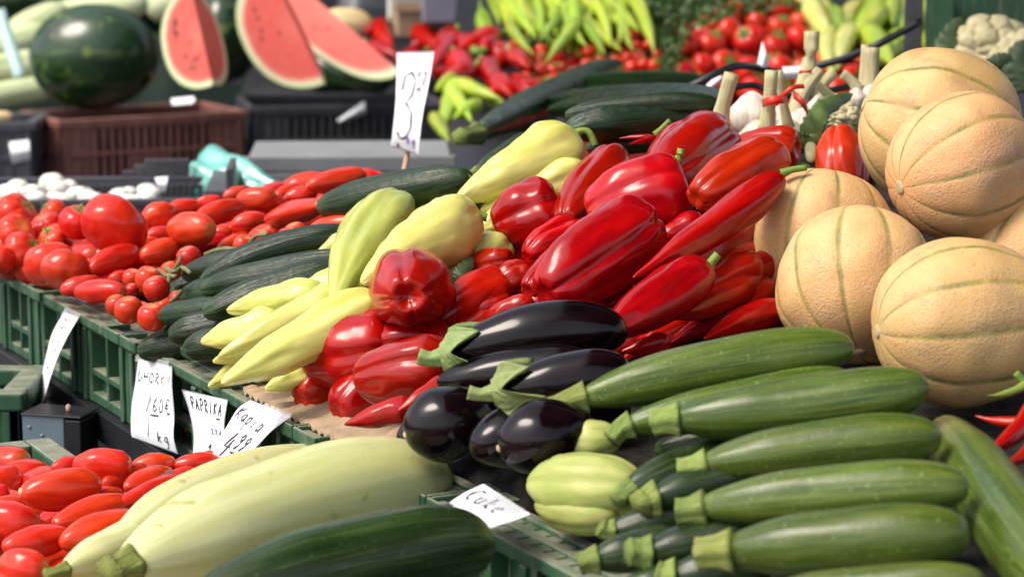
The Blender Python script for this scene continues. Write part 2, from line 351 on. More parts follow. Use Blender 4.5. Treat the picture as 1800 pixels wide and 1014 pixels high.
def sheet(name, fn, us, vs, mat, thick=0.012, parent=None):
    V, Fc = [], []; nu, nv = len(us), len(vs)
    for top in (0, 1):
        for u in us:
            for v in vs:
                p = fn(u, v); V.append(p - Vector((0, 0, thick * top)))
    k = nu * nv
    for i in range(nu - 1):
        for j in range(nv - 1):
            a, b, c, d = i * nv + j, (i + 1) * nv + j, (i + 1) * nv + j + 1, i * nv + j + 1
            Fc.append((a, b, c, d)); Fc.append((k + d, k + c, k + b, k + a))
    for i in range(nu - 1):
        for j in (0, nv - 1):
            a, b = i * nv + j, (i + 1) * nv + j; Fc.append((a, b, k + b, k + a) if j else (b, a, k + a, k + b))
    for j in range(nv - 1):
        for i in (0, nu - 1):
            a, b = i * nv + j, i * nv + j + 1; Fc.append((b, a, k + a, k + b) if i else (a, b, k + b, k + a))
    c = V[len(V) // 4]
    return mesh_obj(name, [v - c for v in V], Fc, MT[mat], parent, c, True)
def rng(a, b, n): return [a + (b - a) * i / (n - 1) for i in range(n)]
def cloth_pt(w, k):
    n = 0.035 + k * ((0.53 + 0.69 * (1 - sst(0.75, 1.12, w))) - 0.035)
    w = min(w, 1.60 + 0.22 * (1 - sst(0.08, 0.2, n)))
    wr = 0.006 * noise.noise(Vector((w * 9, n * 9, 3.3))) + 0.003 * noise.noise(Vector((w * 30, n * 30, 1.3)))
    r = 1 - sst(0.26, 0.46, w)
    z = RIM + r * (0.004 + 0.115 * n) + (1 - r) * (slope_h(w, n) - 0.018) + wr - 0.25 * sst(1.02, 1.25, n)
    if n < 0.06: z = min(z, RIM - 0.012)
    return stall(w, n, z)
cl = sheet('display_cloth', cloth_pt, rng(-0.75, 2.0, 120), rng(0, 1, 60), 'cloth')
tag(cl, 'rough dark grey cloth spread over the sloping display, bare beside the melons and chillies', 'cloth')

def scatter(poly, dist, seed, tries=4000, jit=1.0):
    rr = random.Random(seed); out = []
    xs = [p[0] for p in poly]; ys = [p[1] for p in poly]
    def inside(x, y):
        c = False
        for (x1, y1), (x2, y2) in zip(poly, poly[1:] + poly[:1]):
            if (y1 > y) != (y2 > y) and x < (x2 - x1) * (y - y1) / (y2 - y1) + x1: c = not c
        return c
    for _ in range(tries):
        x, y = rr.uniform(min(xs), max(xs)), rr.uniform(min(ys), max(ys))
        if inside(x, y) and all((x - a) ** 2 + ((y - b) * 1.35) ** 2 > dist * dist for a, b in out): out.append((x, y))
    return out
# ------------------------------------------------------------------ vegetables: one generic grower, a table of kinds
KINDS = {
 'bell':   ('bell_pepper', 'bell pepper', 'red', 'red bell peppers heaped in the middle', dict(p=3.0, q=2.7, taper=((0, 0.74), (0.55, 0.96), (0.8, 1.0), (1, 0.98)), lobes=4, ldep=0.09, lend=0.10, dimA=-0.10, dimB=-0.2, nz=0.085, nzs=0.95, nt=48, nth=64, lpow=2.6)),
 'kapia':  ('pointed_red_pepper', 'pepper', 'kapia', 'pointed red peppers beside the melons', dict(p=2.3, q=2.2, taper=((0, 0.30), (0.45, 0.72), (0.85, 1.0), (1, 1.0)), lobes=3, ldep=0.05, lend=0.06, dimB=-0.12, nz=0.06, nzs=1.6, nt=48, nth=40)),
 'yellow': ('pale_yellow_pepper', 'pepper', 'yellow', 'pale yellow peppers between cucumbers and red peppers', dict(p=2.5, q=2.4, taper=((0, 0.40), (0.4, 0.74), (0.82, 1.0), (1, 0.95)), lobes=3, ldep=0.10, lend=0.06, dimB=-0.16, nz=0.09, nzs=1.6, nt=48, nth=44)),
 'plum':   ('plum_tomato', 'tomato', 'tomato', 'plum tomatoes', dict(p=2.3, q=2.25, taper=((0, 0.86), (0.5, 1.0), (1, 0.94)), nz=0.07, nzs=0.9, nt=30, nth=36, lobes=3, ldep=0.035, lend=0.05, lpow=1.3, dimB=-0.06)),
 'cherry': ('vine_tomato', 'tomato', 'tomato', 'small round vine tomatoes beside the cucumbers', dict(nz=0.015, nt=24, nth=28, dimB=-0.12)),
 'cuke':   ('cucumber', 'cucumber', 'cuke', 'dark cucumbers', dict(p=3.6, q=2.5, taper=((0, 0.86), (0.3, 1.0), (0.8, 1.0), (1, 0.9)), lobes=7, ldep=0.035, lend=0.08, nz=0.03, nzs=1.6, nt=48, nth=42, lpow=1.3)),
 'zuc':    ('zucchini', 'zucchini', 'zuc', 'green zucchini piled at the near end', dict(p=3.6, q=2.6, taper=((0, 0.72), (0.35, 0.92), (0.8, 1.0), (1, 0.98)), lobes=5, ldep=0.02, lend=0.05, nz=0.02, nzs=1.2, nt=44, nth=40, lpow=1.5)),
 'egg':    ('eggplant', 'eggplant', 'egg', 'glossy black eggplants', dict(p=2.5, q=2.3, taper=((0, 0.72), (0.55, 0.97), (0.85, 1.0), (1, 1.0)), nz=0.03, nzs=1.0, nt=44, nth=44)),
}
def P(q, lift, surf):
    return S(q[0], q[1], q[2]) if len(q) > 2 else hit(q[0], q[1], surf, lift)
SEED = [0]
RMUL = {'zuc': 1.08, 'egg': 1.1, 'bell': 1.10, 'yellow': 1.14, 'kapia': 1.10, 'cuke': 1.08}
def veg(kind, A, B, r, label, lift=0.0, lb=None, bend=(0, 0), stem=None, surf=env, group=None, mat=None, name=None, sr=None, **over):
    nm, cat, mt, grp, par = KINDS[kind]; SEED[0] += 1
    a = P(A, lift, surf); b = P(B, lift if lb is None else lb, surf)
    dm = (depth(a) + depth(b)) / 2; px = dm / FPX
    par = dict(par); par.update(over); par.setdefault('seed', SEED[0]); par.setdefault('lph', SEED[0] * 1.7)
    bv = RT * (bend[0] * px) - UP * (bend[1] * px)
    r = r * RMUL.get(kind, 1.0)
    o = loft(name or nm, a, b, r * px, mt if mat is None else mat, bend=bv, **par)
    tag(o, label, cat, group or grp)
    if stem:
        db = depth(b); pts = [at_depth(x, y, db - 0.0) for x, y in stem]; w = (sr or 5) * db / FPX
        rad = [w * 1.5] + [w] * (len(pts) - 2) + [w * 0.95]
        tube('stem', pts, rad, 'stem', o, 10, 0.06)
    return o
def zuc(A, B, r, stem, label, lift=0.0, mat='zuc', sr=0.50, **k):
    o = veg('zuc', A, B, r, label, lift, mat=mat, **k)
    if stem:
        surf = k.get('surf', env); a = P(A, lift, surf); b = P(B, lift, surf); d = depth(a); w = r * sr * d / FPX
        e = at_depth(stem[0], stem[1], d - (depth(b) - d) * 0.12); e = a + (e - a) * 0.85; n3 = Vector((rnd.uniform(-1, 1), rnd.uniform(-1, 1), rnd.uniform(-1, 1))) * w * 0.25
        ax = (b - a).normalized(); j = a + ax * w * 0.55
        tube('stem', [j, a + (e - a) * 0.3, a + (e - a) * 0.75 + n3 * 0.6, e + n3], [w * 1.25, w * 0.92, w * 0.86, w * 0.92], 'zstem', o, 40, 0.09)
    return o

# --- red bell peppers
G = 'red bell peppers heaped in the middle'
veg('bell', (533, 634), (705, 606), 67, 'large red bell pepper lying on the crate rim beside the yellow peppers, lobed end forward', lph=0.1, lobes=4, ldep=0.16)
veg('bell', (617, 622), (765, 592), 46, 'red bell pepper tucked under the round upright one, above the two front peppers', ldep=0.12)
veg('bell', (624, 668), (800, 640), 60, 'front red bell pepper with ridges running back from its tip, beside the eggplants', lift=0.01, lph=0.4, lobes=5, ldep=0.13)
veg('bell', (716, 522, 18.5), (732, 500, 17.2), 70, 'round red bell pepper showing its puckered blossom end to the viewer', lph=0.5, lobes=4, ldep=0.10, lend=0.10, dimA=-0.22, p=2.6, q=2.6)
veg('bell', (752, 572), (892, 490), 44, 'smooth narrow red bell pepper slanting up beside the puckered round one', lobes=3, taper=((0, 0.7), (0.7, 1), (1, 0.95)))
veg('bell', (864, 405), (992, 362), 63, 'heart shaped red bell pepper next to the yellow pepper with a green stub', lift=0.015, lph=0.9, ldep=0.14)
veg('bell', (922, 455), (1022, 398), 34, 'small crumpled red bell pepper between the heart shaped and the biggest one', ldep=0.2, nz=0.12, lift=0.005)
veg('bell', (950, 520), (1146, 382), 70, 'biggest red bell pepper in front, two broad lobes facing the viewer, above the long eggplant', lift=0.04, lph=0.75, lobes=4, ldep=0.13, p=3.4)
veg('bell', (922, 515), (1075, 405), 42, 'red bell pepper half hidden behind the biggest front one', lift=0.015, ldep=0.15)
veg('bell', (1027, 382), (1216, 318), 66, 'red bell pepper with a short curled green stem at its right shoulder', lift=0.03, lph=1.3, lobes=4, stem=[(1188, 288), (1194, 275), (1197, 262), (1190, 263)][:3], sr=7)
veg('bell', (990, 395), (1088, 276), 46, 'upright red bell pepper leaning behind the one with the curled stem', lift=0.015, lph=0.3, ldep=0.14)
veg('bell', (1150, 322), (1264, 238), 62, 'red bell pepper at the top of the heap in front of the garlic stalks', lift=0.03, lph=1.0, ldep=0.12)
veg('bell', (1218, 352), (1374, 272), 52, 'red bell pepper just above the long pointed pepper, below the garlic bulb', lift=0.04, lph=2.0)
veg('bell', (1290, 262), (1408, 260), 37, 'red bell pepper under the bound garlic stalks', lift=0.01)
veg('bell', (812, 478), (905, 455), 29, 'red bell pepper peeking out beside a green leaf among yellow peppers', lift=0.0)
veg('bell', (866, 505), (935, 476), 31, 'small smooth red bell pepper wedged between larger ones in the centre')
veg('bell', (850, 565), (945, 535), 26, 'red bell pepper showing only its top above the long eggplant')
veg('bell', (1475, 222, 15.2), (1482, 345, 15.4), 46, 'orange red bell pepper squeezed behind the melons', lift=0.03, mat='tomato', ldep=0.16)
veg('bell', (900, 560), (1010, 520), 34, 'red bell pepper low behind the eggplant, under the biggest front one', lift=-0.01)
veg('bell', (700, 625), (800, 590), 34, 'red bell pepper low between the slanting one and the eggplant calyx', lift=-0.01)
veg('bell', (800, 560), (900, 520), 32, 'red bell pepper in the shade right of the slanting smooth one', lift=-0.01)
# --- pointed red peppers
veg('kapia', (1113, 488), (1384, 305), 37, 'longest pointed red pepper running up to the melon, on top of the others', lift=0.055, lb=0.05, bend=(-6, 12), stem=[(1374, 306), (1392, 299), (1418, 295)], sr=6)
veg('kapia', (1185, 478), (1345, 385), 36, 'dark pointed red pepper just under the longest one', lift=0.02, lb=-0.02)
veg('kapia', (1225, 478), (1360, 415), 30, 'pointed red pepper whose shoulder disappears behind the front melon', lift=0.005, lb=-0.035)
veg('kapia', (1055, 592), (1250, 468), 47, 'thick pointed red pepper with a green stub, rising from behind the eggplant', lift=0.04, taper=((0, 0.6), (0.5, 0.9), (0.85, 1.0), (1, 1.0)), stem=[(1244, 470), (1252, 459), (1262, 447)], sr=8)
veg('kapia', (1153, 557), (1335, 470), 34, 'pointed red pepper with its tip left, below the one with the green stub', lift=0.02, lb=-0.02, bend=(14, 16))
veg('kapia', (1237, 595), (1385, 545), 30, 'lowest pointed red pepper lying on the dark cloth', lift=0.0, lb=-0.03, bend=(0, -8))
veg('kapia', (1092, 618), (1182, 600), 22, 'short red pepper end showing between eggplant and zucchini', lift=0.0)
veg('kapia', (1140, 430), (1240, 385), 28, 'pointed red pepper in shade behind the longest one', lift=0.0)
veg('kapia', (1200, 520), (1340, 455), 32, 'pointed red pepper in deep shade between two others by the melon', lift=0.0)
veg('kapia', (605, 746), (735, 712), 27, 'slim pointed red pepper lying on the crate corner below the bell peppers', lift=0.0, group='slim red peppers on the crate corner')
veg('kapia', (700, 722), (800, 672), 26, 'second slim red pepper pointing down at the eggplant, behind the first', lift=0.01, group='slim red peppers on the crate corner')
# --- pale yellow peppers
veg('yellow', (803, 352), (1024, 242), 54, 'largest pale yellow pepper high on the heap with a long curled green stem', lift=0.035, stem=[(1012, 236), (1024, 230), (1036, 234), (1044, 250), (1046, 256)], sr=6)
veg('yellow', (845, 372), (1040, 298), 36, 'pale yellow pepper lying just under the largest one', lift=0.01)
veg('yellow', (588, 540), (712, 348), 50, 'pale green yellow pepper hanging nearly upright, tip down over the pile', lift=0.045, bend=(-18, -8), mat='ygreen')
veg('yellow', (636, 498), (836, 368), 58, 'broad butter yellow pepper with a cut green stub beside the heart shaped red one', lift=0.05, stem=[(836, 378), (847, 381), (856, 383)], sr=8)
veg('yellow', (558, 445), (650, 405), 23, 'yellow pepper tip poking out above the cucumbers, uppermost of two', lift=0.01)
veg('yellow', (567, 480), (640, 450), 17, 'yellow pepper tip poking out above the cucumbers, lower of two', lift=0.0)
veg('yellow', (399, 546), (575, 515), 35, 'stubby yellow pepper resting against the cucumbers, highest of the fanned row', lift=0.028)
veg('yellow', (453, 556), (640, 484), 33, 'wrinkled yellow pepper second in the fanned row', lift=0.022, nz=0.1)
veg('yellow', (384, 628), (660, 500), 43, 'long yellow pepper in the middle of the fanned row', lift=0.028)
veg('yellow', (353, 602), (500, 565), 33, 'short yellow pepper with blunt tip touching the cucumbers low in the row', lift=0.018)
veg('yellow', (374, 636), (480, 600), 21, 'small yellow pepper tip under the long ones at the crate rim', lift=-0.01)
veg('yellow', (389, 674), (680, 528), 47, 'longest yellow pepper with its tip on the crate rim', lift=0.026)
veg('yellow', (466, 684), (560, 640), 25, 'yellow pepper at the rim against the large red bell pepper', lift=-0.012)
veg('yellow', (530, 600), (730, 495), 42, 'yellow pepper directly above the large front red bell pepper', lift=0.0)
veg('yellow', (770, 500), (895, 425), 38, 'yellow pepper in shade behind the puckered round red one', lift=0.0)
veg('yellow', (838, 408), (930, 360), 30, 'yellow pepper glimpsed behind the stub of the broad butter yellow one', lift=0.0)
veg('yellow', (680, 540), (830, 450), 40, 'yellow pepper underneath the broad butter yellow one', lift=-0.005)
# --- cucumbers, front pile
Gc = 'dark cucumbers beside the tomatoes'
veg('cuke', (320, 484), (510, 440), 25, 'upper left cucumber of the pile lying against the vine tomatoes', group=Gc, lift=0.01)
veg('cuke', (350, 500), (625, 408), 25, 'long ridged cucumber along the top of the pile', group=Gc, lift=0.01, bend=(-10, -14))
veg('cuke', (354, 510), (620, 455), 29, 'long dark cucumber with a pale blossom tip in the middle of the pile', group=Gc, lift=0.025)
veg('cuke', (320, 523), (440, 505), 27, 'cucumber end just below the one with the pale blossom tip', group=Gc)
veg('cuke', (306, 508), (380, 485), 18, 'cucumber end squeezed beside the vine tomatoes', group=Gc, lift=-0.01)
veg('cuke', (357, 552), (610, 465), 30, 'long cucumber lowest of the long ones, touching the yellow peppers', group=Gc, lift=0.025)
veg('cuke', (280, 556), (400, 540), 22, 'cucumber end overhanging the crate rim next to the lowest vine tomato', group=Gc, lift=0.01)
veg('cuke', (298, 592), (440, 555), 29, 'thick cucumber end near the rim above the short bright tipped one', group=Gc)
veg('cuke', (325, 614), (440, 592), 27, 'short cucumber with bright green tip lowest at the crate rim', group=Gc, lift=0.0)
veg('cuke', (287, 588), (350, 570), 15, 'small cucumber end lowest by the tomatoes', group=Gc, lift=-0.015)
veg('cuke', (559, 366), (830, 312), 34, 'thick smooth cucumber lying alone high above the plum tomatoes', group=Gc, lift=0.03, lobes=0)
veg('cuke', (718, 354), (860, 335), 26, 'cucumber half hidden behind the hanging yellow pepper, right of the thick smooth one', group=Gc, lift=0.01, lobes=0)
veg('cuke', (420, 575), (590, 520), 26, 'cucumber in shade underneath the yellow peppers', group=Gc, lift=-0.01)
# --- cucumbers, upper heap
Gq = 'black green cucumbers stacked behind the yellow peppers'
for A, B, r, lift, lb in (((946, 160), (1262, 150), 22, 0.03, 'top cucumber of the upper stack, straight and ridged'),
    ((946, 182), (1275, 168), 19, 0.025, 'second cucumber from the top of the upper stack, tip left'),
    ((963, 195), (1270, 174), 19, 0.03, 'third cucumber from the top of the upper stack, mostly hidden'),
    ((993, 203), (1268, 182), 20, 0.035, 'fourth cucumber of the upper stack, curved tip resting on the thickest'),
    ((993, 228), (1262, 200), 34, 0.02, 'thickest cucumber at the bottom of the upper stack, above the chilli'),
    ((902, 218), (1000, 203), 18, 0.0, 'cucumber tip under the lone zucchini, between stack and yellow pepper'),
    ((889, 236), (970, 222), 16, -0.01, 'leftmost cucumber tip of the upper stack by the zucchini stalk'),
    ((918, 245), (1010, 225), 18, -0.005, 'cucumber tip directly behind the largest yellow pepper'),
    ((1030, 262), (1200, 250), 20, -0.01, 'cucumber in deep shade behind the chilli')):
    veg('cuke', A, B, r, lb, lift, group=Gq, bend=(0, -6), lobes=5, ldep=0.05)
# --- lone zucchini over the upper stack
zuc((835, 237), (1088, 118), 33, (806, 243), 'large dark zucchini lying across the upper cucumbers, cut stalk towards the price sign', 0.03, 'zucd', 0.5, group='dark zucchini behind the yellow peppers')
zuc((838, 312), (930, 245), 22, (822, 322), 'small dark zucchini half hidden under the large one by the yellow pepper', 0.0, 'zucd', 0.7, group='dark zucchini behind the yellow peppers')
# --- chilli by the cucumbers
for k_, (A, B, r) in enumerate((((1088, 243), (1150, 240), 5), ((1105, 254), (1160, 240), 6), ((1203, 192), (1285, 214), 8))):
    veg('kapia', A, B, r, ('thin dried red chilli in front of the upper cucumbers', 'thin wrinkled red chilli crossing under the other one', 'dark red chilli lying behind the topmost bell pepper')[k_], (0.035, 0.035, 0.012)[k_], group='thin red chillies behind the bell peppers', name='chilli_pepper', nth=14, nz=0.12, stem=[(1152, 238), (1162, 228), (1178, 212)] if k_ == 1 else None, sr=5)

# --- eggplants
def calyx(o, a, b, r, arms, seed, stemlen=0.022):
    """leafy cap over the A end of an eggplant with pointed lobes and a stub"""
    base = o.location; d = (b - a).normalized(); ref = Vector((0, 0, 1)); e1 = (ref - d * ref.dot(d)).normalized(); e2 = d.cross(e1)
    V, Fc, att = [], [], []; nth, nt = 60, 14; rr = random.Random(seed)
    ph = [rr.uniform(-0.15, 0.15) for _ in range(arms)]; ln = [rr.uniform(0.75, 1.35) for _ in range(arms)]
    for lay in (0, 1):
        for i in range(nt + 1):
            for j in range(nth):
                th = 2 * math.pi * j / nth; x = (th / (2 * math.pi) * arms) % arms; k = int(x); f = abs((x - k) - 0.5) * 2
                reach = r * (0.55 + ln[k % arms] * 1.9 * (1 - f) ** 1.3)
                s = i / nt; dist = reach * s
                ax = -0.05 * r + min(dist * 0.9, r * 3); rho = r * math.sin(min(math.pi / 2, 0.28 + 1.15 * min(1.0, dist / (r * 0.95)))) ** 0.8
                lift = (0.0055 if lay == 0 else 0.0012) + 0.006 * (s ** 3) * (1 if lay == 0 else 0.9) + 0.002 * noise.noise(Vector((th * 2, s * 4, seed)))
                p = a + d * ax + (e1 * math.cos(th) + e2 * math.sin(th)) * (rho * 0.80 + lift)
                V.append(p - base); att += [s, math.cos(th), math.sin(th)]
    n1 = (nt + 1) * nth
    for lay in (0, 1):
        for i in range(nt):
            for j in range(nth):
                j2 = (j + 1) % nth; q = (i * nth + j, i * nth + j2, (i + 1) * nth + j2, (i + 1) * nth + j); q = tuple(v + lay * n1 for v in q); Fc.append(q if lay == 0 else q[::-1])
    for j in range(nth):
        j2 = (j + 1) % nth; u = nt * nth; Fc.append((u + j, u + j2, n1 + u + j2, n1 + u + j))
    mesh_obj('calyx', V, Fc, MT['calyx'], o, Vector((0, 0, 0)), True, {'body': ('FLOAT_VECTOR', att)})
    tube('stem', [a + d * r * 0.1, a - d * stemlen * 0.5, a - d * stemlen + UP * 0.004], [r * 0.46, r * 0.30, r * 0.34], 'calyx', o, 20, 0.12)
def eggplant(A, B, r, label, lift, arms=0, seed=1, scar=None, **k):
    o = veg('egg', A, B, r, label, lift, **k)
    a = P(A, lift, env); b = P(B, lift, env); w = r * depth(a) / FPX
    if arms: calyx(o, a, b, w * 0.78, arms, seed)
    if scar:
        p = at_depth(scar[0], scar[1], depth(a)); d = (b - a).normalized(); rad = 7 * depth(a) / FPX
        s = loft('blossom_scar', a - d * 0.0015, a + d * 0.003, rad, 'bark', o, nt=8, nth=16)
    return o
eggplant((778, 628), (1103, 578), 53, 'long eggplant on top with its green calyx pointing at the bell peppers', 0.05, 5, 3, bend=(0, -14))
eggplant((768, 672), (1050, 640), 44, 'eggplant underneath the long top one, its calyx draped over its neck', 0.035, 0, 5)
eggplant((868, 690), (1110, 648), 46, 'eggplant with a spiky hanging calyx, lying behind the first zucchini stalk', 0.055, 5, 8)
eggplant((712, 765), (870, 720), 62, 'eggplant with a pale round scar facing out, lowest beside the marrow', 0.02, 0, 1, (724, 763), taper=((0, 0.85), (0.4, 1.0), (1, 0.8)))
eggplant((828, 790), (985, 735), 50, 'eggplant squeezed between two others with scars, mostly in shade', 0.015, 0, 1, None, taper=((0, 0.85), (0.4, 1.0), (1, 0.8)))
eggplant((876, 788), (1040, 745), 60, 'eggplant with a round scar and a bright warm glint, next to the pale squash', 0.025, 0, 1, (897, 770), taper=((0, 0.85), (0.4, 1.0), (1, 0.8)))

# --- zucchini pile
zuc((1018, 700), (1500, 608), 46, (968, 716), 'longest zucchini at the back of the pile, its stalk over the eggplants', 0.045, bend=(0, -10))
zuc((1100, 748), (1500, 668), 40, (1070, 770), 'zucchini hidden between the back one and the bright one below it', 0.03)
zuc((1182, 738), (1632, 678), 50, (1146, 740), 'bright zucchini with a raised blossom end under the front melon', 0.05, bend=(0, 8))
zuc((1232, 818), (1655, 766), 47, (1190, 835), 'third visible zucchini from the bottom of the front stack', 0.035, bend=(0, -6))
zuc((1228, 892), (1703, 852), 50, (1182, 906), 'zucchini second from the bottom with a row of warm glints', 0.035, bend=(0, -4))
zuc((1272, 968), (1704, 936), 58, (1230, 972), 'pale fat zucchini lowest of the whole front ones, straight ribbed stalk', 0.03, sr=0.54)
zuc((1330, 1048), (1730, 1020), 40, None, 'zucchini cut off by the lower edge under the pale fat one', 0.02)
zuc((1655, 745), (1880, 1060), 66, None, 'shaded zucchini lying crosswise at the blossom ends of the others', 0.0, 'zuc')
zuc((1100, 862), (1300, 790), 40, (1088, 880), 'dark zucchini with a stub among the pale squash and stalks', 0.01, 'zucd')
zuc((1140, 880), (1330, 830), 36, (1118, 886), 'zucchini behind the stalks, its own stalk turned to the squash', 0.02, 'zucd', 0.75)
zuc((1070, 935), (1320, 880), 36, (1050, 925), 'dark zucchini with a thin pale stalk beside the pale squash', 0.0, 'zucd', 0.5)
zuc((1130, 975), (1340, 930), 38, (1106, 962), 'dark zucchini with a bent stalk in the lower middle of the cut ends', 0.01, 'zucd', 0.7)
zuc((1170, 1018), (1360, 985), 38, (1145, 1005), 'dark zucchini lowest in the cluster of cut ends', 0.0, 'zucd', 0.75)
zuc((1040, 985), (1200, 950), 36, (1012, 990), 'dark zucchini end resting on the crate rim in front', -0.005, 'zucd', 0.6)
zuc((1090, 1040), (1250, 1010), 36, None, 'dark zucchini end at the lower edge over the crate', -0.01, 'zucd')
for A, B, lb in (((1150, 790), (1480, 740), 'zucchini under the two back ones, seen only in the gap'), ((1300, 770), (1600, 735), 'zucchini under the bright one with the raised end'), ((1330, 850), (1640, 820), 'zucchini in shade under the third one from the bottom'), ((1350, 930), (1690, 905), 'zucchini in shade under the one with warm glints'), ((1130, 720), (1470, 690), 'zucchini in shade below the longest back one')):
    zuc(A, B, 40, None, lb, -0.012, 'zucd')
# --- pale squash
KINDS['squash'] = ('pale_squash', 'squash', 'squash', 'pale yellow squash by the eggplants', dict(p=2.7, q=2.4, taper=((0, 0.66), (0.22, 0.84), (0.3, 0.95), (0.6, 1.0), (1, 0.9)), lobes=5, ldep=0.10, lend=0.04, nz=0.03, nt=36, nth=50, lpow=2))
veg('squash', (930, 850), (1130, 862), 64, 'large ribbed pale squash with a blunt nose, next to the white price card', 0.0, lph=0.3, stem=None)
veg('squash', (944, 886), (1085, 905), 44, 'pale squash lying under the large ribbed one on the crate rim', -0.015, lph=0.8)
veg('squash', (966, 785), (1090, 770), 40, 'smaller pale squash with a pointed flap above the large ribbed one', 0.015, lph=1.1)

# --- cantaloupes
def melon(c, s, r, axis, label, asp=0.97, seed=0, group='netted orange melons'):
    ce = S(c[0], c[1], s); ax = Vector(axis).normalized(); rm = r / s / 100
    o = loft('cantaloupe', ce - ax * rm * asp, ce + ax * rm * asp, rm, 'cantaloupe', lobes=10, ldep=0.022, lend=0.03, lpow=2.2, seamw=0.42, nt=64, nth=160, nz=0.04, nzs=1.0, seed=seed, dimA=-0.03, dimB=-0.03, lph=seed * 0.37)
    tag(o, label, 'melon', group)
    e = ce - ax * rm * asp * 0.985
    loft('blossom_scar', e - ax * 0.0012, e + ax * 0.004, rm * 0.085, 'bark', o, nt=8, nth=18)
    e = ce + ax * rm * asp * 0.985
    loft('stem_scar', e - ax * 0.004, e + ax * 0.0012, rm * 0.10, 'bark', o, nt=8, nth=18)
    return o
melon((1652, 226), 16.2, 140, (-0.93, 0.10, 0.30), 'rearmost melon, broad and half covered, under the cauliflower', 1.02, 1)
melon((1692, 296), 17.6, 132, (-0.90, -0.35, -0.22), 'topmost front melon with ochre seams fanning from its left end', 1.0, 2)
melon((1438, 436), 17.5, 138, (0.15, 0.30, 0.95), 'melon standing at the edge of the red peppers', 1.02, 3)
melon((1508, 500), 18.7, 140, (0.05, 0.62, 0.78), 'melon with its brown blossom scar facing down and green seams running up', 0.98, 4)
melon((1690, 566), 20.0, 150, (0.97, 0.15, 0.08), 'front melon with brown blotches and faint seams running sideways', 1.05, 5)
melon((1815, 452), 17.6, 118, (0.5, 0.3, 0.8), 'melon cut off at the picture edge above the blotchy front one', 1.0, 6)

# --- chillies by the melons at the lower right
Gh = 'fresh red chillies on the dark cloth'
for A, B, r, lb, st, bd in (((1722, 802), (1840, 680), 24, 'curved red chilli on the cloth with its tip turned down', [(1812, 690), (1800, 672), (1785, 655)], (10, 14)),
                    ((1766, 816), (1870, 735), 22, 'red chilli lying below the curved one at the picture edge', None, (4, 10)),
                    ((1714, 730), (1850, 728), 14, 'thin red chilli with a hooked tip behind the curved one', None, (0, 14))):
    veg('kapia', A, B, r, lb, 0.0, bend=bd, group=Gh, name='chilli_pepper', nth=18, stem=st, sr=7)
veg('kapia', (1735, 695), (1830, 655), 9, 'small green chilli leaning on the front melon', 0.01, mat='stem', group=Gh, name='chilli_pepper', nth=18, bend=(0, 12))

for kind, poly, dist, r, dx, dy, lf, lb, gp in (
    ('bell', [(560, 680), (650, 590), (740, 540), (840, 450), (900, 370), (1010, 310), (1160, 230), (1380, 260), (1340, 330), (1130, 430), (1050, 560), (760, 640), (660, 700)], 74, 48, 50, -34, -0.035, 'red bell pepper in the lower layer of the heap, glimpsed through gaps', 'red bell peppers in the lower layer'),
    ('kapia', [(1130, 520), (1300, 420), (1320, 560), (1240, 590), (1080, 600)], 60, 32, 75, -42, -0.03, 'pointed red pepper in the lower layer, glimpsed through gaps', 'pointed red peppers in the lower layer'),
    ('yellow', [(420, 650), (570, 480), (720, 400), (960, 310), (860, 400), (800, 460), (650, 580), (540, 640)], 62, 32, 80, -45, -0.03, 'yellow pepper in the lower layer of the fan, glimpsed through gaps', 'yellow peppers in the lower layer'),
    ('cuke', [(330, 600), (345, 500), (560, 450), (560, 500), (400, 600)], 52, 26, 90, -24, -0.03, 'cucumber in the lower layer of the pile, glimpsed through gaps', 'cucumbers in the lower layer'),
    ('egg', [(770, 760), (900, 690), (1040, 690), (1000, 780)], 80, 48, 80, -24, -0.015, 'eggplant in the lower layer, glimpsed through gaps', 'eggplants in the lower layer')):
    for i, (x, y) in enumerate(scatter(poly, dist, 31)):
        veg(kind, (x - dx, y - dy), (x + dx, y + dy), r * rnd.uniform(0.9, 1.1), lb, lf, group=gp, bend=(rnd.uniform(-6, 6), rnd.uniform(-6, 6)))

# ------------------------------------------------------------------ tomatoes on the left
def leafy_calyx(o, c, d, r, parent_mat='stem'):
    base = o.location; ref = Vector((0, 0, 1)) if abs(d.z) < 0.9 else Vector((1, 0, 0)); e1 = (ref - d * ref.dot(d)).normalized(); e2 = d.cross(e1)
    V, Fc, att = [], [], []
    for k in range(5):
        th = 2 * math.pi * k / 5 + 0.3; u = e1 * math.cos(th) + e2 * math.sin(th); w = d.cross(u); n = len(V)
        for s, ww, h in ((0.1, 0.18, 0.12), (0.5, 0.22, 0.22), (1.0, 0.03, 0.35 if k % 2 else 0.1)):
            for sg in (-1, 1):
                for z in (0, -0.06): V.append(c + u * r * s + w * r * ww * sg + d * r * (h + z) - base); att += [s, 0, 0]
        for i in range(2):
            a = n + i * 4
            for q in ((0, 2, 6, 4), (1, 5, 7, 3), (0, 4, 5, 1), (2, 3, 7, 6)): Fc.append(tuple(a + t for t in q))
    mesh_obj('calyx', V, Fc, MT['stem'], o, Vector((0, 0, 0)), False, {'body': ('FLOAT_VECTOR', att)})
    tube('stem', [c + d * r * 0.0, c + d * r * 0.45, c + d * r * 0.8 + e1 * r * 0.3], [r * 0.16, r * 0.12, r * 0.12], 'stem', o, 8)
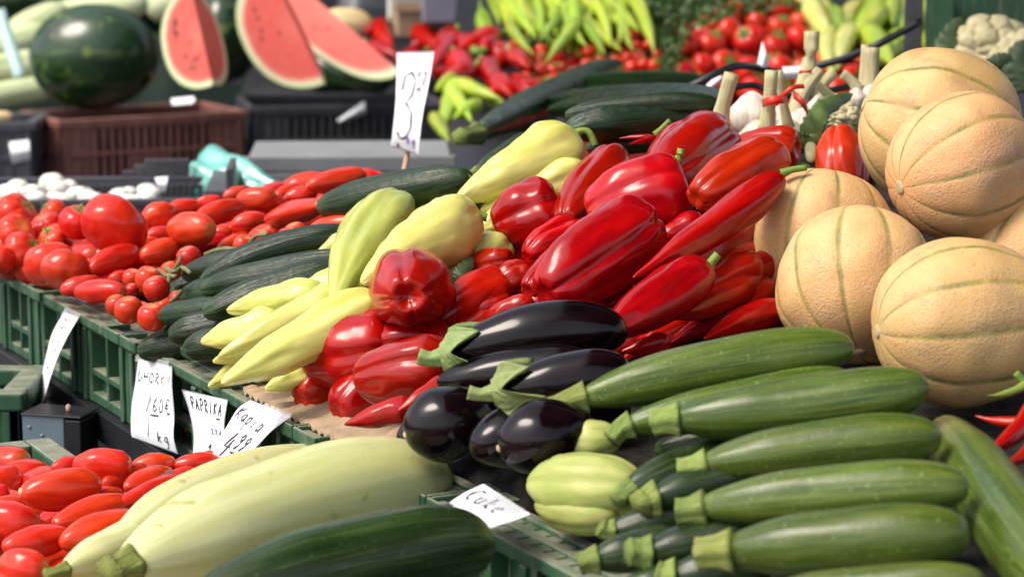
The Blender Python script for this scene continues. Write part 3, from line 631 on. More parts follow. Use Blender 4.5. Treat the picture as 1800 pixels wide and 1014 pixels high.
def ball(c, rx, ry, axis, label, name='beefsteak_tomato', group=None, lift=0.0, surf=env, lobes=0, ldep=0.06, cal=None, s=None, mat='tomato', cat='tomato', nt=28, nth=32, **k):
    SEED[0] += 1
    ce = S(c[0], c[1], s) if s else hit(c[0], c[1], surf, lift); px = depth(ce) / FPX; ax = Vector(axis).normalized()
    # radius across the axis and half length along it
    o = loft(name, ce - ax * ry * px, ce + ax * ry * px, rx * px, mat, seed=SEED[0], lobes=lobes, ldep=ldep, lend=0.1 if lobes else 0, dimB=-0.2, dimA=-0.08, nz=0.035 if lobes else 0.015, nzs=0.9, lph=SEED[0] * 0.9, nt=nt, nth=nth, lpow=1.6, **k)
    tag(o, label, cat, group)
    if cal: leafy_calyx(o, ce + ax * ry * px * 0.88, ax, rx * px * cal)
    return o
Gb = 'big ribbed tomatoes at the far end of the crates'
for c, rx, ry, ax, lb, lob, cal, lift in (
    ((32, 376), 40, 27, (0.75, -0.2, 0.6), 'ribbed tomato at the back edge of the far heap, top left one', 9, 0.3, 0.02),
    ((28, 408), 34, 26, (0.6, -0.5, 0.6), 'ribbed tomato below the back left one, with a bright highlight', 8, None, 0.015),
    ((92, 374), 28, 20, (-0.7, -0.2, 0.6), 'ribbed tomato touching the back left one by its green cap', 9, 0.35, 0.01),
    ((80, 396), 30, 20, (-0.3, -0.3, 0.9), 'small ribbed tomato in the middle of the far heap', 9, None, 0.01),
    ((137, 391), 34, 30, (0.2, -0.3, 0.9), 'round smooth tomato leaning against the biggest one', 5, 0.4, 0.02),
    ((200, 396), 62, 50, (0.5, 0.5, 0.7), 'biggest tomato, smooth and heart shaped, on top of the heap', 3, None, 0.04),
    ((42, 443), 38, 28, (0.8, -0.3, 0.5), 'deeply ribbed tomato at the crate rim near the far corner', 10, 0.35, 0.0),
    ((92, 418), 30, 18, (-0.5, -0.4, 0.8), 'flat ribbed tomato between the rim tomatoes and the biggest one', 9, 0.4, 0.0),
    ((88, 462), 46, 38, (-0.2, 0.3, 0.9), 'large tomato second from the ribbed one along the rim', 6, 0.3, 0.01),
    ((116, 474), 44, 36, (0.2, 0.5, 0.8), 'large lobed tomato overhanging the crate rim with a pale glint', 5, None, 0.012),
    ((2, 455), 26, 26, (0.2, 0.2, 0.9), 'tomato cut off by the picture edge on the far rim', 5, None, 0.0),
    ((-28, 400), 36, 30, (0.2, 0.2, 0.9), 'tomato just leaving the picture at the far end', 8, None, 0.0)):
    ball(c, rx, ry, ax, lb, group=Gb, lift=lift, lobes=lob, cal=cal, ldep=0.06 if lob > 6 else 0.03, nth=54, nt=32)
Gp = 'plum tomatoes behind the cucumbers'
for A, B, r, lb, lift in (
    ((157, 474), (242, 440), 25, 'plum tomato lying just under the biggest tomato', 0.01),
    ((117, 490), (193, 473), 17, 'plum tomato behind the two at the rim', 0.0),
    ((106, 512), (180, 495), 20, 'plum tomato at the rim next to the lobed tomato', 0.0),
    ((133, 513), (220, 512), 24, 'plum tomato foremost at the rim, lying level', 0.01),
    ((247, 452), (322, 430), 23, 'creased plum tomato above the round vine tomatoes', 0.01),
    ((299, 402), (374, 404), 31, 'fat pear shaped plum tomato in the middle of the heap', 0.03),
    ((342, 388), (430, 360), 21, 'plum tomato behind the fat pear shaped one', 0.02),
    ((416, 352), (487, 347), 22, 'plum tomato standing highest beside the turquoise bag', 0.02),
    ((468, 388), (568, 360), 22, 'long plum tomato touching the lone thick cucumber', 0.025),
    ((405, 400), (472, 386), 22, 'plum tomato in front of the highest one', 0.015),
    ((539, 328), (646, 305), 22, 'plum tomato at the far back, in front of the grey board', 0.03),
    ((500, 348), (560, 338), 16, 'plum tomato end behind the long one', 0.01),
    ((371, 410), (410, 404), 12, 'small plum tomato end beside the fat pear shaped one', 0.01),
    ((343, 434), (404, 420), 15, 'plum tomato behind the vine stalks', 0.0),
    ((383, 440), (442, 412), 15, 'plum tomato just over the top cucumber', 0.0),
    ((436, 418), (502, 402), 17, 'plum tomato beside two round ones above the cucumbers', 0.01),
    ((543, 404), (625, 388), 18, 'plum tomato under the thick cucumber', 0.01),
    ((286, 374), (350, 360), 17, 'plum tomato at the back next to the biggest tomato', 0.01),
    ((250, 388), (310, 372), 26, 'plum tomato right behind the biggest tomato', 0.01),
    ((392, 347), (442, 336), 15, 'plum tomato end at the back under the bag', 0.01),
    ((343, 357), (390, 350), 11, 'plum tomato at the back edge by the mushroom crate', 0.0),
    ((483, 345), (530, 330), 14, 'plum tomato at the back between bag and board', 0.0),
    ((250, 418), (305, 408), 15, 'plum tomato in shade in the middle of the heap', 0.0),
    ((221, 464), (260, 444), 17, 'plum tomato above the vine tomatoes near the creased one', 0.0),
    ((188, 494), (232, 484), 14, 'plum tomato behind the foremost one', -0.005),
    ((210, 430), (270, 425), 16, 'plum tomato under the creased one in shade', -0.01),
    ((440, 370), (500, 352), 18, 'plum tomato between the long one and the highest one', 0.0),
    ((590, 345), (640, 330), 18, 'plum tomato behind the end of the thick cucumber', 0.0),
    ((300, 440), (360, 425), 16, 'plum tomato beside the vine stalks near the lone round one', -0.005)):
    o = veg('plum', A, B, r, lb, lift, group=Gp)
    if r > 15 and int(A[0]) % 3 != 1:
        a = hit(A[0], A[1], env, lift); b = hit(B[0], B[1], env, lift); d = (b - a).normalized(); loft('stem_scar', a - d * 0.0004 + UP * 0.001, a + d * 0.004 + UP * 0.001, 0.0028, 'bark', o, nt=8, nth=12)
Gv = 'small round vine tomatoes beside the cucumbers'
for c, r, lb, lift in (
    ((260, 490), 23, 'vine tomato upper of two stacked over the rim row', 0.02), ((275, 507), 24, 'vine tomato with a clear round highlight, second over the rim row', 0.025),
    ((205, 536), 20, 'vine tomato first in the rim row, next to the plum tomato', 0.0), ((226, 545), 26, 'vine tomato second in the rim row, tall and shiny', 0.01),
    ((247, 548), 20, 'vine tomato third in the rim row, mostly covered', 0.0), ((267, 557), 26, 'vine tomato last in the rim row, touching the cucumbers', 0.01),
    ((332, 453), 22, 'lone vine tomato at the end of the top cucumber', 0.015), ((429, 431), 20, 'vine tomato lying on the top cucumber, nearest of two', 0.01),
    ((462, 421), 20, 'vine tomato behind the one lying on the top cucumber', 0.01), ((520, 411), 22, 'vine tomato in front of the thick cucumber', 0.01),
    ((503, 416), 16, 'vine tomato beside the one in front of the thick cucumber', 0.005), ((233, 489), 18, 'vine tomato behind the two stacked ones', 0.0),
    ((312, 524), 15, 'vine tomato squeezed behind the cucumber ends', -0.005), ((232, 510), 13, 'vine tomato in the gap over the rim row', -0.005), ((300, 478), 20, 'vine tomato in shade among the vine stalks', -0.01), ((288, 540), 18, 'vine tomato in shade behind the last of the rim row', -0.012)):
    ball(c, r, r * 0.97, (0.3 * math.sin(c[0]), -0.2, 0.9), lb, 'vine_tomato', Gv, lift, s=None)
vines = [((290, 470), (305, 478), (320, 470), (335, 480)), ((296, 498), (300, 480), (312, 466), (318, 452)), ((300, 530), (310, 522), (318, 512)), ((360, 448), (380, 440), (400, 437), (418, 440)), ((278, 474), (292, 484), (310, 486)), ((438, 428), (450, 415), (470, 412))]
for i, v in enumerate(vines):
    pts = [hit(x, y, env, 0.022) for x, y in v]; o = tube('tomato_vine', pts, [0.0025] * len(pts), 'vine', None, 8, 0.1)
    tag(o, 'dry brown green vine stalk lying between the round vine tomatoes', 'stalk', 'dry vine stalks among the tomatoes')

pt = loft('plum_tomato', Vector((-0.036, 0, 0)), Vector((0.036, 0, 0)), 0.0205, 'tomato', **{**KINDS['plum'][4], 'seed': 5}); tag(pt, 'x', 'tomato')
def fill_plums(spots, label, group):
    for i, p in enumerate(spots):
        o = pt if (i == 0 and 'used' not in pt) else pt.copy()
        if o is pt: pt['used'] = 1
        else: COL.objects.link(o)
        o.location = p; o.rotation_euler = (rnd.uniform(-.3, .3), rnd.uniform(-.3, .3), rnd.uniform(0, 6.28)); sc = rnd.uniform(0.9, 1.2); o.scale = (sc,) * 3; tag(o, label, 'tomato', group)
sp = [hit(x, y, env, -0.02 + rnd.uniform(-.006, .006)) for x, y in scatter([(-20, 405), (330, 388), (400, 360), (540, 325), (650, 318), (560, 395), (330, 460), (225, 515), (100, 485), (-20, 470)], 30, 21)]
fill_plums(sp, 'plum tomato in the lower layer of the heap, seen only through gaps', 'plum tomatoes in the lower layer of the heap')
# ------------------------------------------------------------------ front tier: plum tomatoes, marrows
Gf = 'plum tomatoes in the front crate'
for A, B, r, lb, lift in (
    ((35, 868), (180, 850), 39, 'large plum tomato on top with its pale stalk scar turned forward', 0.02),
    ((128, 816), (234, 818), 31, 'plum tomato at the back of the front crate below the metal box', 0.02),
    ((90, 822), (155, 812), 16, 'plum tomato hidden behind the large one with the scar', 0.0),
    ((180, 852), (265, 828), 25, 'plum tomato under the back one, third row', 0.005),
    ((220, 858), (304, 832), 25, 'plum tomato in the middle of the back rows, rounded top', 0.01),
    ((230, 822), (310, 815), 23, 'brownish plum tomato at the back near the black rail', 0.005),
    ((304, 818), (390, 812), 21, 'plum tomato farthest towards the paper price tags', 0.005),
    ((345, 806), (402, 806), 15, 'plum tomato end just under the price tags', 0.0),
    ((294, 838), (350, 830), 15, 'plum tomato touching the yellow marrow at the back', 0.0),
    ((206, 890), (335, 845), 26, 'long plum tomato running alongside the yellow marrow', 0.01),
    ((120, 900), (215, 868), 27, 'plum tomato right behind the two long front ones', 0.0),
    ((93, 922), (245, 885), 31, 'long plum tomato, upper of the two pointing left at the front', 0.005),
    ((106, 955), (260, 920), 40, 'long plum tomato, lower of the two, with a broad white glint', 0.015),
    ((-40, 916), (72, 922), 40, 'big plum tomato at the picture edge under the scarred one', 0.01),
    ((-30, 895), (55, 885), 20, 'plum tomato top at the picture edge behind the big one', 0.0),
    ((4, 962), (125, 940), 30, 'plum tomato lying below the big edge one', 0.01),
    ((0, 988), (82, 1000), 33, 'plum tomato lowest in the corner with a white glint', 0.02),
    ((60, 925), (120, 915), 24, 'plum tomato deep in the gap between the front ones', -0.02),
    ((-20, 868), (18, 865), 16, 'plum tomato cut off by the picture edge near the cardboard', 0.0),
    ((-30, 1040), (60, 1030), 34, 'plum tomato below the picture edge in the corner', 0.0)):
    o = veg('plum', A, B, r, lb, lift, surf=front, group=Gf)
    if r == 39:
        a = hit(A[0], A[1], front, lift); b = hit(B[0], B[1], front, lift); d = (b - a).normalized()
        loft('stem_scar', a - d * 0.0012 + UP * 0.002, a + d * 0.004 + UP * 0.002, 0.0042, 'bark', o, nt=8, nth=14)
sp = []
for i in range(9):
    for j in range(6):
        q = stall(0.42 + 0.056 * i + rnd.uniform(-.012, .012), -0.49 + 0.058 * j + rnd.uniform(-.012, .012)); sp.append(Vector((q.x, q.y, RIM - 0.088 + rnd.uniform(-.004, .006))))
fill_plums(sp, 'plum tomato in the lower layer of the front crate, seen only through gaps', 'plum tomatoes low in the front crate')
if 'used' in pt: del pt['used']
KINDS['marrow'] = ('white_marrow', 'marrow', 'marrow', 'white marrows on the front crate', dict(p=3.2, q=2.5, taper=((0, 0.62), (0.3, 0.86), (0.75, 1.0), (1, 1.0)), lobes=6, ldep=0.008, lend=0.02, nz=0.03, nzs=0.9, nt=56, nth=56, lpow=1.5))
def marrow(A, B, r, stem, label, lift, lb=None, **k):
    o = veg('marrow', A, B, r, label, lift, lb, surf=front, **k)
    if stem:
        a = hit(A[0], A[1], front, lift); e = at_depth(stem[0], stem[1], depth(a) - 0.01); w = r * 0.3 * depth(a) / FPX
        b = hit(B[0], B[1], front, lift if lb is None else lb); tube('stem', [a + (b - a).normalized() * w * 0.6, a + (e - a) * 0.4, e], [w * 1.2, w * 0.85, w], 'zstem', o, 30, 0.1)
    return o
marrow((215, 1000), (775, 842), 112, (192, 1010), 'large white marrow across the front, rounded end by the eggplants', 0.055, bend=(-20, -10))
marrow((192, 972), (600, 818), 62, None, 'yellowish marrow lying right behind the large white one', 0.02, bend=(-30, -22))
marrow((112, 1002), (300, 925), 44, (80, 1012), 'small pale marrow with a green stalk in front of the plum tomatoes', 0.02)
zuc((340, 1060), (858, 952), 78, None, 'dark zucchini lying in front of the large white marrow', 0.085, 'zucd', surf=front, group='dark zucchini on the front crate', bend=(10, -18))

# ------------------------------------------------------------------ crates
def crate(o, ax, ay, lx, ly, h, mat, label, group, name='plastic_crate', rim=0.022, cols=6, rows=2, solid=(), lip=0.03, t=0.004, wall_t=0.004, rib=0.006, closed=False):
    """open crate: corner o at the base, ax along the front, ay to the back; slatted walls between posts"""
    root = empty(name, o); Z = Vector((0, 0, 1))
    def wall(p, u, w, length, nc, part, shut=False):
        b = BX(); th = wall_t; post = 0.03
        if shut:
            c_ = BX(); c_.box(p + u * post * 0.9 + w * 0.0135 + Z * 0.003, u * (length - 1.8 * post), w * 0.003, Z * (h - rim - 0.006)); c_.build('slot_shade', 'black', root)  # black panel behind the slots, painted stand-in for the shade inside
        for x in (0, length - post): b.box(p + u * x, u * post, w * 0.012, Z * (h - rim))
        for x in (post * 0.35, length - post * 0.65): b.box(p + u * x - w * 0.004, u * post * 0.3, w * 0.004, Z * (h - rim - 0.002))
        n = nc; pitch = (length - 2 * post) / n
        for k in range(1, n):
            b.box(p + u * (post + pitch * k - rib / 2), u * rib, w * 0.010, Z * (h - rim))
        hh = (h - rim) / rows
        for r_ in range(rows + 1):
            z = min(r_ * hh, h - rim - 0.008); b.box(p + u * post + Z * z - w * 0.003, u * (length - 2 * post), w * 0.012, Z * 0.010)
        for (k, r_) in solid:
            if k < n: b.box(p + u * (post + pitch * k) + Z * (r_ * hh + 0.004) + w * 0.004, u * pitch, w * th, Z * (hh - 0.006))
        b.build(part, mat, root)
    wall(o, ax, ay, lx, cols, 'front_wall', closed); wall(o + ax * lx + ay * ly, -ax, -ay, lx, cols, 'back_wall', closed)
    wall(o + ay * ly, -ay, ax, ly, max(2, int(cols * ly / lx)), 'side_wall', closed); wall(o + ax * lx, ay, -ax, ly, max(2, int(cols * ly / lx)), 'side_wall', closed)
    b = BX(); e = 0.006; z0 = Z * (h - rim)
    q = o - ax * e - ay * e + z0; LX = lx + 2 * e; LY = ly + 2 * e
    b.box(q, ax * LX, ay * lip, Z * rim); b.box(q + ay * (LY - lip), ax * LX, ay * lip, Z * rim)
    b.box(q + ay * lip, ax * lip, ay * (LY - 2 * lip), Z * rim); b.box(q + ay * lip + ax * (LX - lip), ax * lip, ay * (LY - 2 * lip), Z * rim)
    b.build('rim', mat, root, bevel=0.003)
    b = BX(); b.box(o + Z * 0.001 + ax * 0.012 + ay * 0.012, ax * (lx - 0.024), ay * (ly - 0.024), Z * 0.005); b.build('base', mat, root)
    tag(root, label, 'crate', group); return root
def green_crate(w0, w1, label, n0=0.0, z1=RIM, h=0.105, ly=0.33):
    """shallow stall crate: chunky posts, tall windows, a ledge rim with drain holes and raised corner cups"""
    Z = Vector((0, 0, 1)); o = stall(w1, n0, z1 - h); ax = -ED; ay = ND; lx = w1 - w0 - 0.004
    root = empty('green_crate', o); rim = 0.012
    b = BX(); hh = h - rim
    for x in (0, lx * 0.40, lx * 0.53, lx - 0.032):
        b.box(o + ax * x, ax * 0.032, ay * 0.02, Z * hh); b.box(o + ax * (x + 0.008) - ay * 0.004, ax * 0.012, ay * 0.004, Z * (hh - 0.004))
    segs = [(0.032, lx * 0.40), (lx * 0.53 + 0.032, lx - 0.032)]; b.box(o + ax * (lx * 0.40 + 0.032) + ay * 0.012, ax * (lx * 0.13 - 0.032), ay * 0.006, Z * hh)
    for a, c in segs:
        for k in (1,):
            x = a + (c - a) * 0.55; b.box(o + ax * (x - 0.003), ax * 0.006, ay * 0.018, Z * hh)
        for z, t in ((0, 0.012), (hh * 0.36, 0.008), (hh - 0.006, 0.006)): b.box(o + ax * a + Z * z + ay * 0.001, ax * (c - a), ay * 0.017, Z * t)
        b.box(o + ax * a + ay * 0.022 + Z * hh * 0.45, ax * (c - a), ay * 0.003, Z * hh * 0.5)
        b.box(o + ax * (a + (c - a) * 0.0) + ay * 0.014 + Z * hh * 0.02, ax * (c - a) * 0.33, ay * 0.003, Z * hh * 0.4)
    b.build('front_wall', 'gcrate', root)
    for s, x in ((0, 0.0), (1, lx - 0.02)):
        b = BX(); b.box(o + ax * x + ay * 0.022, ax * 0.018, ay * (ly - 0.05), Z * hh); b.build('side_wall', 'gcrate', root)
    b = BX(); b.box(o + ay * (ly - 0.024), ax * lx, ay * 0.018, Z * hh); b.build('back_wall', 'gcrate', root)
    b = BX(); b.box(o + ay * 0.024 + ax * 0.02, ax * (lx - 0.044), ay * (ly - 0.052), Z * 0.006); b.build('base', 'gcrate', root)
    # ledge rim with drain holes
    b = BX(); zt = Z * hh; led = 0.05; nh = 16
    b.box(o + zt - ay * 0.006, ax * lx, ay * 0.012, Z * rim)
    b.box(o + zt + ay * 0.022, ax * lx, ay * 0.012, Z * (rim - 0.002)); b.box(o + zt + ay * 0.042, ax * lx, ay * 0.012, Z * rim)
    for k in range(nh + 1):
        x = lx * k / (nh + 1); b.box(o + zt + ay * 0.006 + ax * x, ax * lx / (nh + 1) * 0.86, ay * 0.016, Z * (rim - 0.003)); b.box(o + zt + ay * 0.034 + ax * (x + 0.004), ax * lx / (nh + 1) * 0.86, ay * 0.008, Z * (rim - 0.003))
    b.box(o + zt + ay * (ly - 0.03), ax * lx, ay * 0.03, Z * rim)
    for x in (0, lx - 0.03): b.box(o + zt + ay * 0.054 + ax * x, ax * 0.03, ay * (ly - 0.085), Z * rim)
    for x in (0.0, lx - 0.055):      # corner cups
        q = o + zt + ax * x - ay * 0.012 + Z * rim * 0.2
        b.box(q, ax * 0.055, ay * 0.004, Z * 0.014); b.box(q + ay * 0.004, ax * 0.004, ay * 0.03, Z * 0.014); b.box(q + ay * 0.004 + ax * 0.051, ax * 0.004, ay * 0.03, Z * 0.014)
    b.build('rim', 'gcrate', root, bevel=0.0025)
    tag(root, label, 'crate', 'green crates along the front edge of the stall'); return root
def wpx(px, py):
    p = at_z(px, py, RIM); return wn(p.x, p.y)[0]
ws = [wpx(62, 506) + 0.33, wpx(62, 506), wpx(232, 592), wpx(553, 752), wpx(790, 876), wpx(1000, 1000) - 0.14, wpx(1000, 1000) - 0.46]
for i, lb in enumerate(('green crate at the far end under the ribbed tomatoes', 'green crate under the plum and vine tomatoes, with the narrow price strip', 'green crate under the cucumbers and yellow peppers, with three price papers', 'green crate under the red bell peppers behind the white marrow', 'green crate under the eggplants with the bent white card', 'green crate at the near end under the cut zucchini stalks')):
    green_crate(ws[i + 1], ws[i], lb)
wa, wb = wpx(470, 690), wpx(700, 800)
cc = sheet('cardboard_liner', lambda w, n: stall(w, n, RIM + 0.004 + 0.30 * max(0, n - 0.01) + 0.006 * noise.noise(Vector((w * 90, n * 30, 1))) + 0.004 * math.sin(w * 420) * (1 if n < 0.02 else 0.3)), rng(wb, wa, 60), rng(0.004, 0.07, 8), 'card', 0.003); tag(cc, 'torn corrugated cardboard lining peeking out under the large red bell pepper', 'cardboard')
# black steel stand under the crates
def stand():
    Z = Vector((0, 0, 1)); o = stall(2.0, -0.012, RIM - 0.105 - 0.036); root = empty('display_stand', o)
    b = BX(); b.box(o, -ED * 2.75, ND * 0.03, Z * 0.035); b.build('front_rail', 'black', root)
    b = BX(); b.box(stall(2.0, 0.018, RIM - 0.105 - 0.030), -ED * 2.75, ND * 1.2, Z * 0.024); b.build('deck', 'black', root)
    for w in (1.9, 0.6, -0.7):
        for n in (0.03, 1.15):
            b = BX(); b.box(stall(w, n, 0.001), -ED * 0.04, ND * 0.04, Z * (RIM - 0.105 - 0.032)); b.build('leg', 'black', root)
    b = BX(); b.box(stall(1.98, 0.05, 0.25), -ED * 2.7, ND * 0.006, Z * 0.52); b.build('apron', 'black', root)
    for px, py in ((161, 760), (84, 700)):
        p = at_plane(px, py, -0.013); loft('bolt', p - ND * 0.002, p + ND * 0.004, 0.004, 'grey', root, nt=6, nth=12)
    tag(root, 'black steel stand with a long rail carrying the green crates', 'stand')
def at_plane(px, py, n):
    r = ray(px, py); return CAM + r * ((n - (CAM - Vector((O_.x, O_.y, 0))).dot(ND)) / r.dot(ND))
stand()
# metal box under the rail
def metal_box():
    Z = Vector((0, 0, 1)); p = at_plane(112, 740, -0.06); root = empty('metal_box', p); s = depth(p) / FPX
    u = (RT * 0.97 + Vector((0, -0.25, 0))).normalized(); v = Vector((-u.y, u.x, 0))
    b = BX(); b.box(p - u * 80 * s + Z * 0 - Z * 0.16, u * 80 * s, v * 0.05, Z * (0.16 + 6 * s)); b.build('body', 'bluegrey', root)
    b = BX(); b.box(p - Z * 0.16 + u * 0.001, u * 30 * s, v * 0.05, Z * (0.16 + 2 * s)); b.build('side_panel', 'black', root)
    b = BX(); b.box(p - u * 82 * s + Z * 6.2 * s - v * 0.002, u * 116 * s, v * 0.056, Z * 4 * s); b.build('lid', 'black', root)
    k = p + Z * 10 * s - u * 4 * s + v * 0.02; loft('knob', k, k + Z * 14 * s, 5 * s, 'wood', root, nt=8, nth=14)
    for x, y in ((-66, -14), (-42, -28), (-6, -60)):
        q = p + u * x * s + Z * y * s - v * 0.001; loft('screw', q - v * 0.001, q + v * 0.002, 3.2 * s, 'grey', root, nt=6, nth=10)
    tag(root, 'small blue grey metal box with black lid and knob under the crate rail', 'box')
metal_box()
# crates of the front tier
def tier_crate(n0, n1, w0, w1, z1, h, label, group='green crates of the low front tier'):
    c = crate(stall(w1, n0, z1 - h), -ED, ND, w1 - w0, n1 - n0, h, 'gcrate', label, group, 'green_crate', cols=5, solid=((0, 0), (1, 1), (2, 0), (3, 1), (4, 0)), rim=0.02); return c
Zt = RIM - 0.06 - 0.030
tier_crate(-0.55, -0.125, 0.36, 0.98, Zt, 0.2, 'low green crate holding the loose plum tomatoes in front')
tier_crate(-0.55, -0.125, -0.3, 0.35, Zt, 0.2, 'low green crate under the white marrows in front')
fb = sheet('packing_paper', lambda w, n: stall(w, n, RIM - 0.115 + 0.004 * noise.noise(Vector((w * 20, n * 20, 0)))), rng(-0.26, 0.94, 40), rng(-0.52, -0.155, 14), 'card'); tag(fb, 'brown packing card lining the low front crates under the plum tomatoes', 'packing card')
q0 = S(30, 640, 14.6)
for z_, lb in ((-0.078, 'dark green crate at the picture edge, upper of the pair below the stall'), (-0.230, 'dark green crate at the picture edge, lower of the pair, with a white label')):
    crate(q0 + Vector((-0.42, 0.0, z_ - 0.105)), Vector((1, 0, 0)), Vector((0, 1, 0)), 0.42, 0.16, 0.148, 'gcrate', lb, 'stacked green crates below the stall end', 'green_crate', cols=6, solid=[(k, r) for k in range(6) for r in range(2)])
# trestle for the front tier and side crates
def trestle(name, o, ax, ay, lx, ly, z, mat, label, leg=0.04, top=0.03, cat='table'):
    Z = Vector((0, 0, 1)); root = empty(name, o); b = BX(); b.box(o + Z * (z - top), ax * lx, ay * ly, Z * top); b.build('table_top', mat, root)
    for i in (0, lx - leg):
        for j in (0, ly - leg):
            b = BX(); b.box(o + ax * i + ay * j + Z * 0.001, ax * leg, ay * leg, Z * (z - top - 0.002)); b.build('leg', 'black', root)
    tag(root, label, cat); return root
trestle('front_table', stall(1.0, -0.57, 0), -ED, ND, 1.35, 0.46, Zt - 0.202, 'black', 'low black table carrying the front crates of tomatoes and marrows')
trestle('side_table', Vector((q0.x - 0.5, q0.y - 0.02, 0)), Vector((1, 0, 0)), Vector((0, 1, 0)), 0.56, 0.2, q0.z - 0.337, 'black', 'black table under the stacked green crates at the picture edge')

# ------------------------------------------------------------------ handwritten papers
GL = {  # strokes on a 1 x 1 cell, y up
 'U': [[(0.1, 1), (0.08, 0.4), (0.25, 0.02), (0.6, 0.05), (0.8, 0.4), (0.85, 1)]], 'H': [[(0.1, 1), (0.08, 0)], [(0.8, 1), (0.75, 0)], [(0.1, 0.5), (0.8, 0.55)]],
 'O': [[(0.45, 1), (0.1, 0.7), (0.1, 0.25), (0.4, 0), (0.75, 0.2), (0.8, 0.7), (0.45, 1)]], 'R': [[(0.15, 0), (0.15, 1), (0.6, 0.95), (0.7, 0.7), (0.15, 0.5), (0.8, 0)]],
 'K': [[(0.15, 1), (0.12, 0)], [(0.75, 1), (0.15, 0.5), (0.8, 0)]], 'Y': [[(0.1, 1), (0.45, 0.5)], [(0.85, 1), (0.3, -0.25)]],
 'P': [[(0.2, 0), (0.2, 1), (0.65, 1.0), (0.8, 0.75), (0.6, 0.5), (0.2, 0.48)]], 'A': [[(0.05, 0), (0.45, 1), (0.8, 0)], [(0.2, 0.4), (0.7, 0.4)]], 'I': [[(0.4, 1), (0.38, 0)]],
 'a': [[(0.75, 0.6), (0.4, 0.65), (0.15, 0.3), (0.4, 0), (0.7, 0.25), (0.75, 0.6), (0.8, 0.05), (0.95, 0.02)]], 'p': [[(0.2, 0.65), (0.2, -0.5)], [(0.2, 0.5), (0.5, 0.7), (0.75, 0.4), (0.5, 0.05), (0.2, 0.1)]],
 'i': [[(0.35, 0.6), (0.35, 0.05), (0.55, 0.05)], [(0.36, 0.85), (0.38, 0.9)]], 'u': [[(0.15, 0.6), (0.15, 0.1), (0.4, 0), (0.7, 0.2), (0.72, 0.6), (0.75, 0.02)]], 'k': [[(0.2, 1), (0.15, 0)], [(0.65, 0.6), (0.18, 0.3), (0.7, 0)]],
 'e': [[(0.15, 0.3), (0.65, 0.4), (0.5, 0.65), (0.2, 0.5), (0.15, 0.15), (0.45, 0), (0.75, 0.12)]], 'n': [[(0.15, 0.6), (0.15, 0)], [(0.15, 0.4), (0.4, 0.62), (0.65, 0.45), (0.7, 0)]], 't': [[(0.4, 0.9), (0.38, 0.05), (0.6, 0)], [(0.15, 0.6), (0.65, 0.62)]],
 'g': [[(0.7, 0.6), (0.3, 0.6), (0.2, 0.25), (0.5, 0.1), (0.7, 0.35), (0.7, 0.6), (0.65, -0.4), (0.3, -0.5)]], 'C': [[(0.8, 0.9), (0.4, 1), (0.1, 0.6), (0.15, 0.15), (0.5, 0), (0.8, 0.15)]], 'c': [[(0.7, 0.55), (0.35, 0.6), (0.15, 0.3), (0.4, 0), (0.75, 0.1)]],
 'L': [[(0.2, 1), (0.15, 0), (0.75, 0.02)]], 'X': [[(0.1, 1), (0.8, 0)], [(0.8, 1), (0.1, 0)]], '1': [[(0.1, 0.6), (0.5, 1), (0.42, 0)]], '2': [[(0.15, 0.8), (0.45, 1), (0.75, 0.75), (0.1, 0), (0.85, 0.02)]], '3': [[(0.12, 0.72), (0.2, 0.93), (0.5, 1.0), (0.72, 0.9), (0.66, 0.68), (0.38, 0.55), (0.5, 0.53), (0.78, 0.42), (0.82, 0.2), (0.6, 0.02), (0.3, 0.0), (0.1, 0.12)]],
 '4': [[(0.5, 1), (0.05, 0.3), (0.85, 0.32)], [(0.65, 0.7), (0.5, -0.2)]], '6': [[(0.7, 1), (0.25, 0.6), (0.12, 0.2), (0.45, 0), (0.75, 0.2), (0.5, 0.5), (0.15, 0.3)]], '9': [[(0.7, 0.65), (0.4, 0.5), (0.15, 0.75), (0.45, 1), (0.72, 0.8), (0.65, 0.3), (0.3, 0)]], '0': [[(0.45, 1), (0.15, 0.6), (0.25, 0.05), (0.65, 0.1), (0.75, 0.7), (0.45, 1)]],
 'E': [[(0.85, 0.95), (0.4, 1), (0.15, 0.5), (0.4, 0), (0.85, 0.08)], [(0.0, 0.6), (0.65, 0.62)], [(0.0, 0.4), (0.6, 0.42)]], ',': [[(0.3, 0.05), (0.15, -0.25)]], '-': [[(0.1, 0.5), (0.9, 0.55)]], '7': [[(0.1, 1), (0.8, 1), (0.35, 0)]], '~': [[(0.0, 0.1), (0.3, 0.7), (0.45, 0.2), (0.7, 0.8), (1.0, 0.3)]], ' ': []}
